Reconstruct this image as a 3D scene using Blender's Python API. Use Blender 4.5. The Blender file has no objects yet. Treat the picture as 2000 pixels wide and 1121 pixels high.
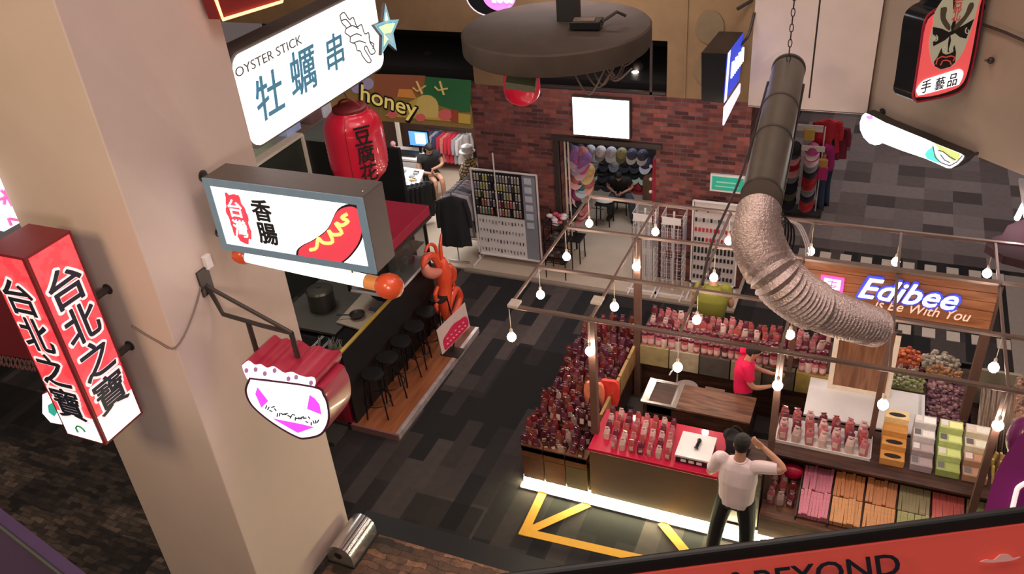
import bpy, bmesh, math, random
from mathutils import Vector, Matrix, Euler, noise
R = random.Random(7)
V = Vector
PI = math.pi
scene = bpy.context.scene
COL = scene.collection

# ---------------------------------------------------------------- camera, world, big lights, exposure
CAM = V((0, 0, 8.0))
ROT = Matrix.Rotation(math.radians(25.4745), 3, 'Z') @ Matrix.Rotation(math.radians(57.7813), 3, 'X') @ Matrix.Rotation(math.radians(-5.2211), 3, 'Z')
FPX = 1684.94
cd = bpy.data.cameras.new('camera'); cam = bpy.data.objects.new('camera', cd); COL.objects.link(cam)
cam.matrix_world = Matrix.Translation(CAM) @ ROT.to_4x4()
cd.sensor_width = 36; cd.lens = FPX / 2000 * 36; cd.clip_start = 0.05; cd.clip_end = 200
scene.camera = cam
scene.view_settings.view_transform = 'Standard'; scene.view_settings.look = 'None'
scene.view_settings.gamma = 1; scene.view_settings.exposure = 0.0
scene.cycles.use_denoising = True
scene.cycles.max_bounces = 8
scene.cycles.sample_clamp_indirect = 4

w = bpy.data.worlds.new('world'); scene.world = w; w.use_nodes = True
w.node_tree.nodes['Background'].inputs[0].default_value = (0.80, 0.62, 0.58, 1)
w.node_tree.nodes['Background'].inputs[1].default_value = 0.145

def area(name, loc, target, size, power, col, sy=None):
    l = bpy.data.lights.new(name, 'AREA'); l.energy = power; l.color = col; l.size = size
    if sy: l.shape = 'RECTANGLE'; l.size_y = sy
    o = bpy.data.objects.new(name, l); COL.objects.link(o); o.location = loc
    o.rotation_euler = (V(target) - V(loc)).to_track_quat('-Z', 'Y').to_euler(); return o
def point(name, loc, power, col, r=0.05, parent=None):
    l = bpy.data.lights.new(name, 'POINT'); l.energy = power; l.color = col; l.shadow_soft_size = r
    o = bpy.data.objects.new(name, l); COL.objects.link(o); o.location = loc
    if parent is not None: attach(o, parent)
    return o
WARM = (1.0, 0.80, 0.62); NEUT = (1.0, 0.9, 0.85)
area('hall_light', (-1.5, 3.0, 12.5), (-3.5, 6.5, 0), 5, 250, (1.0, 0.78, 0.68))
area('column_front_light', (-5.5, -2.0, 9.5), (-6.2, 4.5, 5.5), 2.0, 270, (1.0, 0.74, 0.42))  # area lamp out of view, added to light the column's front face
area('column_side_light', (-0.6, 5.4, 10.5), (-5.3, 5.2, 4.0), 1.5, 90, (1.0, 0.74, 0.76))  # second unseen area lamp, added for the column's right face
area('column_fill_light', (-2.6, 1.6, 5.6), (-5.3, 4.9, 1.8), 0.8, 60, (1.0, 0.82, 0.72))  # unseen lamp added below the deck to brighten the lower column
area('bulkhead_light', (-1.2, 8.5, 9.5), (-0.5, 12.4, 4.2), 1.2, 88, (1.0, 0.82, 0.70))
area('brick_wall_light', (-4.2, 10.6, 6.2), (-4.2, 12.6, 1.4), 2.4, 62, (1.0, 0.86, 0.88), 0.6)
area('hat_shop_light', (-4.0, 14.0, 2.6), (-4.0, 14.2, 0), 1.2, 22, (0.95, 0.95, 1.0))
area('clothes_shop_light', (-8.0, 13.8, 2.5), (-8.0, 13.9, 0), 1.8, 95, (1.0, 0.95, 0.92))
area('passage_light', (1.5, 17.5, 5.5), (1.5, 18.0, 0), 3.5, 130, (1.0, 0.88, 0.85))
area('kiosk_kitchen_light', (-7.6, 8.8, 3.6), (-7.4, 8.8, 1.0), 0.6, 18, (0.95, 0.97, 0.9))

# ---------------------------------------------------------------- from a pixel of the 2000x1121 frame to a point of a real plane
def ray(x, y): return (ROT @ V((x - 1000, -(y - 560.5), -FPX))).normalized()
def at(x, y, z=0.0): d = ray(x, y); return CAM + d * ((z - 8.0) / d.z)
def aty(x, y, Y): d = ray(x, y); return CAM + d * (Y / d.y)
def atx(x, y, X): d = ray(x, y); return CAM + d * (X / d.x)
def atp(x, y, P, n): d = ray(x, y); P = V(P); n = V(n); return CAM + d * ((P - CAM).dot(n) / d.dot(n))

# ---------------------------------------------------------------- materials
MATS = {}
def _nt(m): m.use_nodes = True; return m.node_tree, m.node_tree.nodes, m.node_tree.links
def mat(name, col, rough=0.6, metal=0.0, emit=0.0, ecol=None, var=0.08, vscale=18, bump=0.0, bscale=60, alpha=1.0, trans=0.0, coat=0.0):
    if name in MATS: return MATS[name]
    m = bpy.data.materials.new(name); nt, N, L = _nt(m); b = N['Principled BSDF']
    b.inputs['Roughness'].default_value = rough; b.inputs['Metallic'].default_value = metal
    c = (*col, 1)
    b.inputs['Base Color'].default_value = c
    if alpha < 1: b.inputs['Alpha'].default_value = alpha
    if trans: b.inputs['Transmission Weight'].default_value = trans
    if coat: b.inputs['Coat Weight'].default_value = coat
    tc = N.new('ShaderNodeTexCoord')
    if var:
        n = N.new('ShaderNodeTexNoise'); n.inputs['Scale'].default_value = vscale; n.inputs['Detail'].default_value = 4
        L.new(tc.outputs['Object'], n.inputs['Vector'])
        mx = N.new('ShaderNodeMix'); mx.data_type = 'RGBA'
        mx.inputs['A'].default_value = (*[max(0, k * (1 - var * 1.6)) for k in col], 1)
        mx.inputs['B'].default_value = (*[min(1, k * (1 + var * 1.6)) for k in col], 1)
        L.new(n.outputs['Fac'], mx.inputs['Factor']); L.new(mx.outputs['Result'], b.inputs['Base Color'])
    if bump:
        n2 = N.new('ShaderNodeTexNoise'); n2.inputs['Scale'].default_value = bscale; n2.inputs['Detail'].default_value = 5
        L.new(tc.outputs['Object'], n2.inputs['Vector'])
        bp = N.new('ShaderNodeBump'); bp.inputs['Strength'].default_value = bump; bp.inputs['Distance'].default_value = 0.01
        L.new(n2.outputs['Fac'], bp.inputs['Height']); L.new(bp.outputs['Normal'], b.inputs['Normal'])
    if emit:
        b.inputs['Emission Color'].default_value = (*(ecol or col), 1); b.inputs['Emission Strength'].default_value = emit
    MATS[name] = m; return m
def tiles(name, axes, bw, bh, c1, c2, mortar, msize=0.0, offset=0.5, rough=0.8, bump=0.0, warp=0.0, c3=None, big=None, coarse=0.5, bias=0.0, coat=0.0):
    """brick pattern on the plane given by two world axes; each tile gets its own tone"""
    m = bpy.data.materials.new(name); nt, N, L = _nt(m); b = N['Principled BSDF']
    b.inputs['Roughness'].default_value = rough; b.inputs['Coat Weight'].default_value = coat
    g = N.new('ShaderNodeNewGeometry'); s = N.new('ShaderNodeSeparateXYZ'); c = N.new('ShaderNodeCombineXYZ')
    L.new(g.outputs['Position'], s.inputs[0])
    L.new(s.outputs[axes[0]], c.inputs[0]); L.new(s.outputs[axes[1]], c.inputs[1])
    vec = c.outputs[0]
    if warp:
        n = N.new('ShaderNodeTexNoise'); n.inputs['Scale'].default_value = 6
        L.new(vec, n.inputs['Vector']); ad = N.new('ShaderNodeVectorMath'); ad.operation = 'MULTIPLY_ADD'
        ad.inputs[1].default_value = (warp, warp, warp); L.new(n.outputs['Color'], ad.inputs[0]); L.new(vec, ad.inputs[2]); vec = ad.outputs[0]
    br = N.new('ShaderNodeTexBrick'); br.offset = offset
    br.inputs['Scale'].default_value = 1; br.inputs['Brick Width'].default_value = bw; br.inputs['Row Height'].default_value = bh
    br.inputs['Mortar Size'].default_value = msize; br.inputs['Color1'].default_value = (*c1, 1); br.inputs['Color2'].default_value = (*c2, 1)
    br.inputs['Mortar'].default_value = (*mortar, 1); br.inputs['Bias'].default_value = bias; br.inputs['Mortar Smooth'].default_value = 0.2
    L.new(vec, br.inputs['Vector']); out = br.outputs['Color']
    if big:
        b2 = N.new('ShaderNodeTexBrick'); b2.offset = 0.37; b2.inputs['Scale'].default_value = 1
        b2.inputs['Brick Width'].default_value = big[0]; b2.inputs['Row Height'].default_value = big[1]; b2.inputs['Mortar Size'].default_value = 0
        b2.inputs['Color1'].default_value = (0.25, 0.25, 0.25, 1); b2.inputs['Color2'].default_value = (1.7, 1.65, 1.6, 1); b2.inputs['Bias'].default_value = big[2]
        L.new(vec, b2.inputs['Vector']); mm = N.new('ShaderNodeMix'); mm.data_type = 'RGBA'; mm.blend_type = 'MULTIPLY'; mm.inputs['Factor'].default_value = 1
        L.new(out, mm.inputs['A']); L.new(b2.outputs['Color'], mm.inputs['B']); out = mm.outputs['Result']
    n = N.new('ShaderNodeTexNoise'); n.inputs['Scale'].default_value = 9; n.inputs['Detail'].default_value = 6
    L.new(g.outputs['Position'], n.inputs['Vector'])
    cr = N.new('ShaderNodeMapRange'); cr.inputs['To Min'].default_value = 1 - coarse; cr.inputs['To Max'].default_value = 1 + coarse
    L.new(n.outputs['Fac'], cr.inputs['Value'])
    mx = N.new('ShaderNodeVectorMath'); mx.operation = 'MULTIPLY'; L.new(out, mx.inputs[0]); L.new(cr.outputs[0], mx.inputs[1])
    L.new(mx.outputs[0], b.inputs['Base Color'])
    if bump:
        bp = N.new('ShaderNodeBump'); bp.inputs['Strength'].default_value = bump; bp.inputs['Distance'].default_value = 0.01
        iv = N.new('ShaderNodeMath'); iv.operation = 'SUBTRACT'; iv.inputs[0].default_value = 1; L.new(br.outputs['Fac'], iv.inputs[1])
        L.new(iv.outputs[0], bp.inputs['Height']); L.new(bp.outputs['Normal'], b.inputs['Normal'])
    MATS[name] = m; return m
def wood(name, c1, c2, axis='X', scale=14, rough=0.45, coat=0.0):
    m = bpy.data.materials.new(name); nt, N, L = _nt(m); b = N['Principled BSDF']; b.inputs['Roughness'].default_value = rough
    b.inputs['Coat Weight'].default_value = coat
    tc = N.new('ShaderNodeTexCoord'); mp = N.new('ShaderNodeMapping')
    mp.inputs['Scale'].default_value = {'X': (1, 9, 9), 'Y': (9, 1, 9), 'Z': (9, 9, 1)}[axis]
    L.new(tc.outputs['Object'], mp.inputs[0]); n = N.new('ShaderNodeTexNoise'); n.inputs['Scale'].default_value = scale / 9
    n.inputs['Detail'].default_value = 7; n.inputs['Distortion'].default_value = 0.6; L.new(mp.outputs[0], n.inputs['Vector'])
    r = N.new('ShaderNodeValToRGB'); r.color_ramp.elements[0].position = 0.35; r.color_ramp.elements[1].position = 0.68
    r.color_ramp.elements[0].color = (*c1, 1); r.color_ramp.elements[1].color = (*c2, 1)
    L.new(n.outputs['Fac'], r.inputs[0]); L.new(r.outputs[0], b.inputs['Base Color'])
    MATS[name] = m; return m

m_plaster = mat('painted plaster', (0.62, 0.50, 0.44), 0.85, var=0.04, vscale=2.2, bump=0.12, bscale=30)
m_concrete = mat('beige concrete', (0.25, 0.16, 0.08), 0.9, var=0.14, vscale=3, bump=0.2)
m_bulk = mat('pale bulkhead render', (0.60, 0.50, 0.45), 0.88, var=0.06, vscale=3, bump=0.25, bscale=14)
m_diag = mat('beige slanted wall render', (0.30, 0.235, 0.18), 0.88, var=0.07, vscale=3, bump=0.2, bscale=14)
m_carpet = tiles('carpet planks', 'YX', 0.95, 0.235, (0.010, 0.011, 0.013), (0.105, 0.086, 0.082), (0, 0, 0), 0.0, big=(3.3, 0.95, -0.15), coarse=0.25, rough=0.95, bias=-0.3)
m_carpet2 = tiles('far carpet tiles', 'XY', 0.5, 0.5, (0.075, 0.058, 0.058), (0.27, 0.225, 0.22), (0, 0, 0), 0.0, offset=0.0, coarse=0.2, rough=0.95)
m_slate = tiles('brown slate floor', 'XY', 0.26, 0.09, (0.022, 0.016, 0.014), (0.21, 0.11, 0.065), (0.02, 0.015, 0.012), 0.004, warp=0.12, coarse=0.95, rough=0.6, bump=0.3, big=(.9, .5, 0))
m_slate2 = tiles('dark slate floor', 'XY', 0.2, 0.07, (0.016, 0.014, 0.013), (0.10, 0.075, 0.06), (0.01, 0.01, 0.01), 0.003, warp=0.10, coarse=0.9, rough=0.6, bump=0.3, big=(.8, .4, 0))
m_brick = tiles('red brickwork', 'XZ', 0.215, 0.068, (0.060, 0.016, 0.018), (0.27, 0.078, 0.062), (0.12, 0.085, 0.09), 0.006, coarse=0.5, rough=0.85, bump=0.7)
m_shopfloor = mat('cream concrete floor', (0.58, 0.47, 0.36), 0.6, var=0.10, vscale=2.5)
m_black = mat('black painted board', (0.009, 0.009, 0.010), 0.5, var=0.1)
m_blackg = mat('black gloss metal', (0.012, 0.013, 0.016), 0.22, var=0.0, metal=0.3)
m_blackcloth = mat('black cloth', (0.012, 0.012, 0.014), 0.9, bump=0.4, bscale=40)
m_dark = mat('charcoal metal', (0.055, 0.045, 0.042), 0.45, metal=0.4)
m_graymet = mat('grey brown sign casing', (0.12, 0.10, 0.09), 0.5, metal=0.3)
m_bronze = mat('bronze steel tube', (0.30, 0.22, 0.19), 0.38, metal=0.5)
m_brownpost = mat('brown post paint', (0.14, 0.075, 0.055), 0.5)
m_steel = mat('brushed steel', (0.62, 0.60, 0.60), 0.25, metal=0.9, var=0.05)
m_whitemet = mat('white enamel metal', (0.78, 0.74, 0.74), 0.4, var=0.03)
m_white = mat('white laminate', (0.72, 0.72, 0.74), 0.25, var=0.02, coat=0.3)
m_cream = mat('cream trim', (0.72, 0.63, 0.53), 0.5)
m_red = mat('red laminate', (0.50, 0.004, 0.045), 0.35, var=0.04, coat=0.3)
m_redd = mat('deep red board', (0.22, 0.010, 0.022), 0.5)
m_crim = mat('crimson vinyl', (0.36, 0.012, 0.045), 0.4, coat=0.15)
m_woodbrown = wood('brown walnut board', (0.075, 0.032, 0.020), (0.23, 0.105, 0.062), 'X', 22)
m_wooddark = wood('dark stained wood', (0.028, 0.012, 0.009), (0.085, 0.036, 0.024), 'X', 20)
m_woodorange = wood('orange cedar plank', (0.26, 0.085, 0.030), (0.50, 0.20, 0.085), 'X', 16)
m_woodfloor = wood('orange timber deck', (0.24, 0.075, 0.028), (0.42, 0.15, 0.06), 'Y', 10)
m_woodpanel = wood('reddish door wood', (0.16, 0.062, 0.030), (0.33, 0.155, 0.080), 'Z', 16)
m_panel = mat('bronze counter front', (0.17, 0.115, 0.080), 0.42, metal=0.25, var=0.1, vscale=2)
m_led = mat('warm white light strip', (1, 0.95, 0.72), 0.5, emit=100, ecol=(1.0, 0.92, 0.52), var=0)
m_bulb = mat('glowing lamp glass', (1, 0.9, 0.8), 0.3, emit=110, ecol=(1.0, 0.80, 0.64), var=0)
m_litwhite = mat('lit white acrylic', (0.9, 0.9, 0.9), 0.3, emit=2.6, ecol=(1.0, 0.99, 0.96), var=0)
m_yellowtape = mat('yellow floor tape', (0.80, 0.42, 0.03), 0.6, var=0.05)
m_green = mat('teal green sign', (0.03, 0.36, 0.26), 0.4, emit=0.25, ecol=(0.03, 0.4, 0.28))
m_skin = mat('skin', (0.50, 0.26, 0.17), 0.55, var=0.05)
m_hair = mat('black hair', (0.008, 0.006, 0.006), 0.75, var=0.2)
m_gold = mat('yellow brass edge', (0.55, 0.36, 0.06), 0.4, metal=0.3)

# ---------------------------------------------------------------- mesh helpers
ORG = {}
class MB:
    def __init__(s): s.v = []; s.f = []; s.mi = []; s.m = 0
    def add(s, vs, fs):
        b = len(s.v); s.v += [V(v) for v in vs]; s.f += [tuple(i + b for i in f) for f in fs]; s.mi += [s.m] * len(fs); return s
    def box(s, x0, x1, y0, y1, z0, z1):
        return s.add([(x0,y0,z0),(x1,y0,z0),(x1,y1,z0),(x0,y1,z0),(x0,y0,z1),(x1,y0,z1),(x1,y1,z1),(x0,y1,z1)],
                     [(0,3,2,1),(4,5,6,7),(0,1,5,4),(1,2,6,5),(2,3,7,6),(3,0,4,7)])
    def obox(s, c, a, b, d):
        c, a, b, d = V(c), V(a), V(b), V(d)
        return s.add([c-a-b-d, c+a-b-d, c+a+b-d, c-a+b-d, c-a-b+d, c+a-b+d, c+a+b+d, c-a+b+d],
                     [(0,3,2,1),(4,5,6,7),(0,1,5,4),(1,2,6,5),(2,3,7,6),(3,0,4,7)])
    def bar(s, p, q, w, h=None, up=(0, 0, 1)):
        p, q = V(p), V(q); h = h or w; d = q - p; n = d.cross(V(up))
        if n.length < 1e-5: n = d.cross(V((1, 0, 0)))
        n.normalize(); u = n.cross(d).normalized()
        return s.obox((p + q) / 2, d / 2, n * w / 2, u * h / 2)
    def tube(s, pts, r, n=8, closed=False):
        pts = [V(p) for p in pts]; k = len(pts); rs = r if isinstance(r, (list, tuple)) else [r] * k
        rings = []; pn = None
        for i, p in enumerate(pts):
            if closed: t = pts[(i + 1) % k] - pts[i - 1]
            else: t = pts[min(i + 1, k - 1)] - pts[max(i - 1, 0)]
            t.normalize()
            if pn is None:
                pn = t.cross(V((0, 0, 1)));
                if pn.length < 0.05: pn = t.cross(V((1, 0, 0)))
            else: pn = pn - t * pn.dot(t)
            pn.normalize(); b = t.cross(pn)
            rings.append([p + (pn * math.cos(2 * PI * j / n) + b * math.sin(2 * PI * j / n)) * rs[i] for j in range(n)])
        return s.loft(rings, closed)
    def loft(s, rings, closed=False, cap=True):
        n = len(rings[0]); vs = [v for r in rings for v in r]; fs = []; k = len(rings)
        for i in range(k if closed else k - 1):
            for j in range(n):
                a, b = i * n, ((i + 1) % k) * n
                fs.append((a + j, a + (j + 1) % n, b + (j + 1) % n, b + j))
        if cap and not closed: fs += [tuple(range(n - 1, -1, -1)), tuple((k - 1) * n + j for j in range(n))]
        return s.add(vs, fs)
    def lathe(s, c, prof, n=16, axis=None, up=None):
        c = V(c); rings = []
        if axis is None: X, Y, Z = V((1,0,0)), V((0,1,0)), V((0,0,1))
        else:
            Z = V(axis).normalized(); X = Z.cross(V((0, 0, 1)));
            if X.length < .05: X = V((1, 0, 0))
            X.normalize(); Y = Z.cross(X)
        for r, z in prof:
            rings.append([c + X * (r * math.cos(2*PI*j/n)) + Y * (r * math.sin(2*PI*j/n)) + Z * z for j in range(n)])
        return s.loft(rings)
    def ball(s, c, rx, ry=None, rz=None, n=12, m=8):
        ry = ry or rx; rz = rz or rx
        rings = []
        for i in range(m + 1):
            a = -PI / 2 + PI * i / m; rr = max(math.cos(a), 0.02)
            rings.append([V(c) + V((rx * rr * math.cos(2*PI*j/n), ry * rr * math.sin(2*PI*j/n), rz * math.sin(a))) for j in range(n)])
        return s.loft(rings)
    def prism(s, pts, vec):
        n = len(pts); vec = V(vec); vs = [V(p) for p in pts] + [V(p) + vec for p in pts]
        return s.add(vs, [tuple(range(n)), tuple(range(2 * n - 1, n - 1, -1))] + [(i, i + n, (i + 1) % n + n, (i + 1) % n) for i in range(n)])
    def quad(s, a, b, c, d): return s.add([a, b, c, d], [(0, 1, 2, 3)])
    def mesh(s, name, off=V((0, 0, 0))):
        me = bpy.data.meshes.new(name); me.from_pydata([v - off for v in s.v], [], s.f); return me

def setp(o, label=None, cat=None, group=None, kind=None):
    if label: o['label'] = label
    if cat: o['category'] = cat
    if group: o['group'] = group
    if kind: o['kind'] = kind
    return o
def attach(o, parent): o.parent = parent; o.location = V(o.location) - ORG.get(parent.name, V((0, 0, 0)))
def fix(me, smooth=False, mats=(), mi=None):
    bm = bmesh.new(); bm.from_mesh(me); bmesh.ops.recalc_face_normals(bm, faces=bm.faces[:]); bm.to_mesh(me); bm.free()
    for m in mats: me.materials.append(m)
    if mi and len(mats) > 1:
        for p, k in zip(me.polygons, mi): p.material_index = k
    if smooth:
        me.shade_smooth()
        if smooth != 'all': me.set_sharp_from_angle(angle=math.radians(40))
def obj(name, mb, m, parent=None, smooth=False, bevel=0, label=None, origin=None):
    """one mesh object; a top-level one gets its origin at the middle of its base"""
    mats = m if isinstance(m, (list, tuple)) else [m]
    if parent is not None: off = ORG.get(parent.name, V((0, 0, 0)))
    else:
        if origin is None:
            xs = [v.x for v in mb.v]; ys = [v.y for v in mb.v]; zs = [v.z for v in mb.v]
            off = V(((min(xs) + max(xs)) / 2, (min(ys) + max(ys)) / 2, min(zs)))
        else: off = V(origin)
    me = mb.mesh(name, off); fix(me, smooth, mats, mb.mi)
    o = bpy.data.objects.new(name, me); COL.objects.link(o)
    if parent is None: o.location = off; ORG[o.name] = off
    else: o.parent = parent; ORG[o.name] = off
    if bevel:
        b = o.modifiers.new('bevel', 'BEVEL'); b.width = bevel; b.segments = 2; b.limit_method = 'ANGLE'
    if label: o['label'] = label
    return o
def thing(name, label, cat, loc, group=None, rotz=0, local=False):
    o = bpy.data.objects.new(name, None); COL.objects.link(o); o.location = loc; o.rotation_euler = (0, 0, rotz)
    o.empty_display_size = 0.1
    ORG[o.name] = V((0, 0, 0)) if (local or rotz) else V(loc)
    return setp(o, label, cat, group)
def solo(name, mb, m, label, cat, group=None, **k): return setp(obj(name, mb, m, **k), label, cat, group)
def struct(name, mb, m, **k): return setp(obj(name, mb, m, **k), kind='structure')
def dup(root, loc, rotz=None, label=None, group=None):
    r = root.copy(); COL.objects.link(r); r.location = loc
    if rotz is not None: r.rotation_euler = (root.rotation_euler[0], root.rotation_euler[1], rotz)
    if label: r['label'] = label
    if group: r['group'] = group
    for ch in list(root.children):
        c = ch.copy(); COL.objects.link(c); c.parent = r
        for g in ch.children:
            d = g.copy(); COL.objects.link(d); d.parent = c
    return r
def frame(right, up):
    r = V(right).normalized(); u = V(up); u = (u - r * u.dot(r)).normalized(); return r, u, r.cross(u)
def text(name, body, m, parent, c, right, up, w=None, h=None, bold=0.0, shear=0.0, ext=0.006, label=None, vertical=False):
    """lettering as a real thin mesh centred on c, reading along `right`"""
    cu = bpy.data.curves.new('t', 'FONT'); cu.body = '\n'.join(body) if vertical else body
    cu.shear = shear; cu.extrude = 0.5; cu.align_x = 'CENTER'; cu.resolution_u = 3
    if vertical: cu.space_line = 1.0
    t = bpy.data.objects.new('t', cu); COL.objects.link(t); bpy.context.view_layer.update()
    me = bpy.data.meshes.new_from_object(t.evaluated_get(bpy.context.evaluated_depsgraph_get()))
    bpy.data.objects.remove(t); bpy.data.curves.remove(cu)
    xs = [v.co.x for v in me.vertices]; ys = [v.co.y for v in me.vertices]
    x0, x1, y0, y1 = min(xs), max(xs), min(ys), max(ys); W, H = x1 - x0, y1 - y0
    if w is None: w = h * W / H
    if h is None: h = w * H / W
    r, u, n = frame(right, up); c = V(c); off = ORG.get(parent.name, V((0, 0, 0))) if parent else c
    if bold:
        k = bold * 0.8; base = [(v.co.copy()) for v in me.vertices]; polys = [tuple(p.vertices) for p in me.polygons]; nb = len(base)
        vs = []; fs = []
        for q in range(9):
            dx, dy = (0, 0) if q == 8 else (k * math.cos(q * PI / 4), k * math.sin(q * PI / 4))
            vs += [b + V((dx, dy, -q * .002)) for b in base]; fs += [tuple(i + q * nb for i in p) for p in polys]
        me = bpy.data.meshes.new(name); me.from_pydata(vs, [], fs)
    for v in me.vertices:
        x = (v.co.x - (x0 + x1) / 2) / W * w; y = (v.co.y - (y0 + y1) / 2) / H * h
        v.co = c + r * x + u * y + n * ((v.co.z + 0.5) * ext) - off
    me.materials.clear(); me.materials.append(m)
    o = bpy.data.objects.new(name, me); COL.objects.link(o)
    if parent: o.parent = parent
    else: o.location = c
    if label: o['label'] = label
    return o
def arc(c, a, b, t0, t1, n=12):
    c, a, b = V(c), V(a), V(b)
    return [c + a * math.cos(t0 + (t1 - t0) * i / n) + b * math.sin(t0 + (t1 - t0) * i / n) for i in range(n + 1)]
def rrect(c, right, up, w, h, r, n=5):
    rt, u, _ = frame(right, up); c = V(c); P = []
    for sx, sy, t in ((1, 1, 0), (-1, 1, 1), (-1, -1, 2), (1, -1, 3)):
        P += arc(c + rt * (sx * (w / 2 - r)) + u * (sy * (h / 2 - r)), rt * r, u * r, t * PI / 2, (t + 1) * PI / 2, n)
    return P
def smooth_path(pts, k=6):
    pts = [V(p) for p in pts]; out = []
    for i in range(len(pts) - 1):
        p0, p1, p2, p3 = pts[max(i-1, 0)], pts[i], pts[i+1], pts[min(i+2, len(pts)-1)]
        for j in range(k):
            t = j / k; out.append(0.5 * ((2*p1) + (p2-p0)*t + (2*p0-5*p1+4*p2-p3)*t*t + (3*p1-p0-3*p2+p3)*t**3))
    return out + [pts[-1]]
X3, Y3, Z3 = V((1, 0, 0)), V((0, 1, 0)), V((0, 0, 1))
def vox(name, mb, m, voxel, parent, it=3, label=None):
    """join overlapping closed volumes into one continuous smooth skin"""
    off = ORG.get(parent.name, V((0, 0, 0))) if parent is not None else sum(mb.v, V()) / len(mb.v); me = mb.mesh(name, off); fix(me)
    o = bpy.data.objects.new(name, me); COL.objects.link(o)
    r = o.modifiers.new('r', 'REMESH'); r.mode = 'VOXEL'; r.voxel_size = voxel; r.use_smooth_shade = True
    s = o.modifiers.new('s', 'SMOOTH'); s.factor = .6; s.iterations = it
    dg = bpy.context.evaluated_depsgraph_get(); me2 = bpy.data.meshes.new_from_object(o.evaluated_get(dg))
    bpy.data.objects.remove(o); me2.name = name; me2.materials.clear(); me2.materials.append(m); me2.shade_smooth()
    o = bpy.data.objects.new(name, me2); COL.objects.link(o)
    if parent is not None: o.parent = parent
    else: o.location = off
    ORG[o.name] = off
    if label: o['label'] = label
    return o
def even(pts, step):
    """points spaced evenly along a path"""
    pts = [V(p) for p in pts]; out = [pts[0]]; acc = 0
    for a, b in zip(pts, pts[1:]):
        L = (b - a).length; t = step - acc
        while t <= L: out.append(a.lerp(b, t / L)); t += step
        acc = (acc + L) % step if L else acc
    return out
# ================================================================ the setting
struct('floor', MB().box(-13, 9, 5.9, 24, -0.2, 0), m_carpet)
struct('floor_slate', MB().box(-5.2, 3, 1, 5.83, -0.2, 0.004), m_slate)
struct('floor_slate_dark', MB().box(-13, -5.2, 1, 5.9, -0.2, 0.004), m_slate2)
struct('floor_border', MB().box(-5.2, 3, 5.83, 6.12, -0.19, 0.006), m_black)
struct('floor_passage', MB().box(-1.75, 9, 14.15, 24, -0.1, 0.006), m_carpet2)
struct('floor_shop', MB().box(-10.2, -1.7, 11.78, 16.4, -0.1, 0.03), m_shopfloor)
struct('trim_1', MB().box(-6.5, -1.7, 11.70, 11.80, -0.1, 0.035), mat('stone kerb', (0.30, 0.24, 0.19), 0.7))
mt = mat('pale inlay tile', (0.62, 0.55, 0.47), 0.7)
sq = MB()
for i in range(9): sq.box(-0.62 + 0.335 * i, -0.44 + 0.335 * i, 13.78, 14.02, 0, 0.012)
for i in range(9): sq.box(-0.62 + 0.335 * i, -0.44 + 0.335 * i, 11.86, 12.10, 0, 0.012)
struct('trim_2', sq, mt)
struct('trim_3', MB().box(-0.98, -0.72, 11.8, 14.05, 0, 0.011).box(2.25, 2.6, 11.2, 14.0, 0, 0.011), mat('grey inlay strip', (0.36, 0.31, 0.27), 0.8))
struct('column', MB().box(-6.65, -5.3, 4.3, 5.85, 0, 12.5), m_plaster, bevel=0.01)

wb = MB(); wb.box(-6.35, -4.82, 12.4, 12.6, 0, 3.27).box(-3.18, -1.75, 12.4, 12.6, 0, 3.27).box(-4.82, -3.18, 12.4, 12.6, 2.48, 3.27).box(-1.95, -1.75, 12.6, 16.4, 0, 3.27)
struct('wall_back', wb, m_brick)
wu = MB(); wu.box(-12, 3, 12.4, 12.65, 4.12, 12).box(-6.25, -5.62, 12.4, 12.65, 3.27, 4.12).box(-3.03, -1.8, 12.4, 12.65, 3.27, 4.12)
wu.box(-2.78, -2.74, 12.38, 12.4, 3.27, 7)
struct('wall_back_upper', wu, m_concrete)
e = MB()
for z in (3.72, 4.35, 5.0): e.prism([V((-2.42, 12.375, z)) + V((0.2 * math.cos(a * PI / 12), 0, 0.24 * math.sin(a * PI / 12))) for a in range(24)], (0, 0.03, 0))
struct('trim_4', e, mat('faint painted roundel', (0.20, 0.145, 0.08), 0.9))
vd = MB(); vd.box(-12, -1.8, 14.4, 14.5, 3.2, 4.4).box(-12, -1.8, 12.66, 14.4, 3.36, 3.40)
struct('wall_void', vd, m_black)
win = MB(); win.box(-3.30, -3.26, 12.42, 12.46, 3.28, 4.12).box(-5.6, -3.05, 12.42, 12.46, 3.28, 3.32)
struct('trim_5', win, m_dark)
sp = mat('spotlight lens', (1, 1, 1), emit=30, ecol=(1, .85, .7), var=0)
def spotlight(x, y, z, label):
    t = thing('ceiling_spotlight', label, 'spotlight', (x, y, z), 'spotlights in the dark voids above the shops')
    obj('housing', MB().lathe((x, y, z), [(0.05, 0.16), (0.09, 0.12), (0.10, 0.0)], 14), m_dark, t, smooth=True)
    obj('lens', MB().ball((x, y - .16, z + .02), .07, .05, .05), sp, t, smooth=True)
    obj('reflector', MB().lathe((x, y, z - 0.02), [(0.14, 0.0), (0.15, 0.03)], 14), m_steel, t)
spotlight(*aty(838, 118, 13.4), 'lit spotlight in the dark void above the clothes shop')
spotlight(*aty(1246, 140, 13.2), 'lit spotlight in the dark void above the brick wall')
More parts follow.
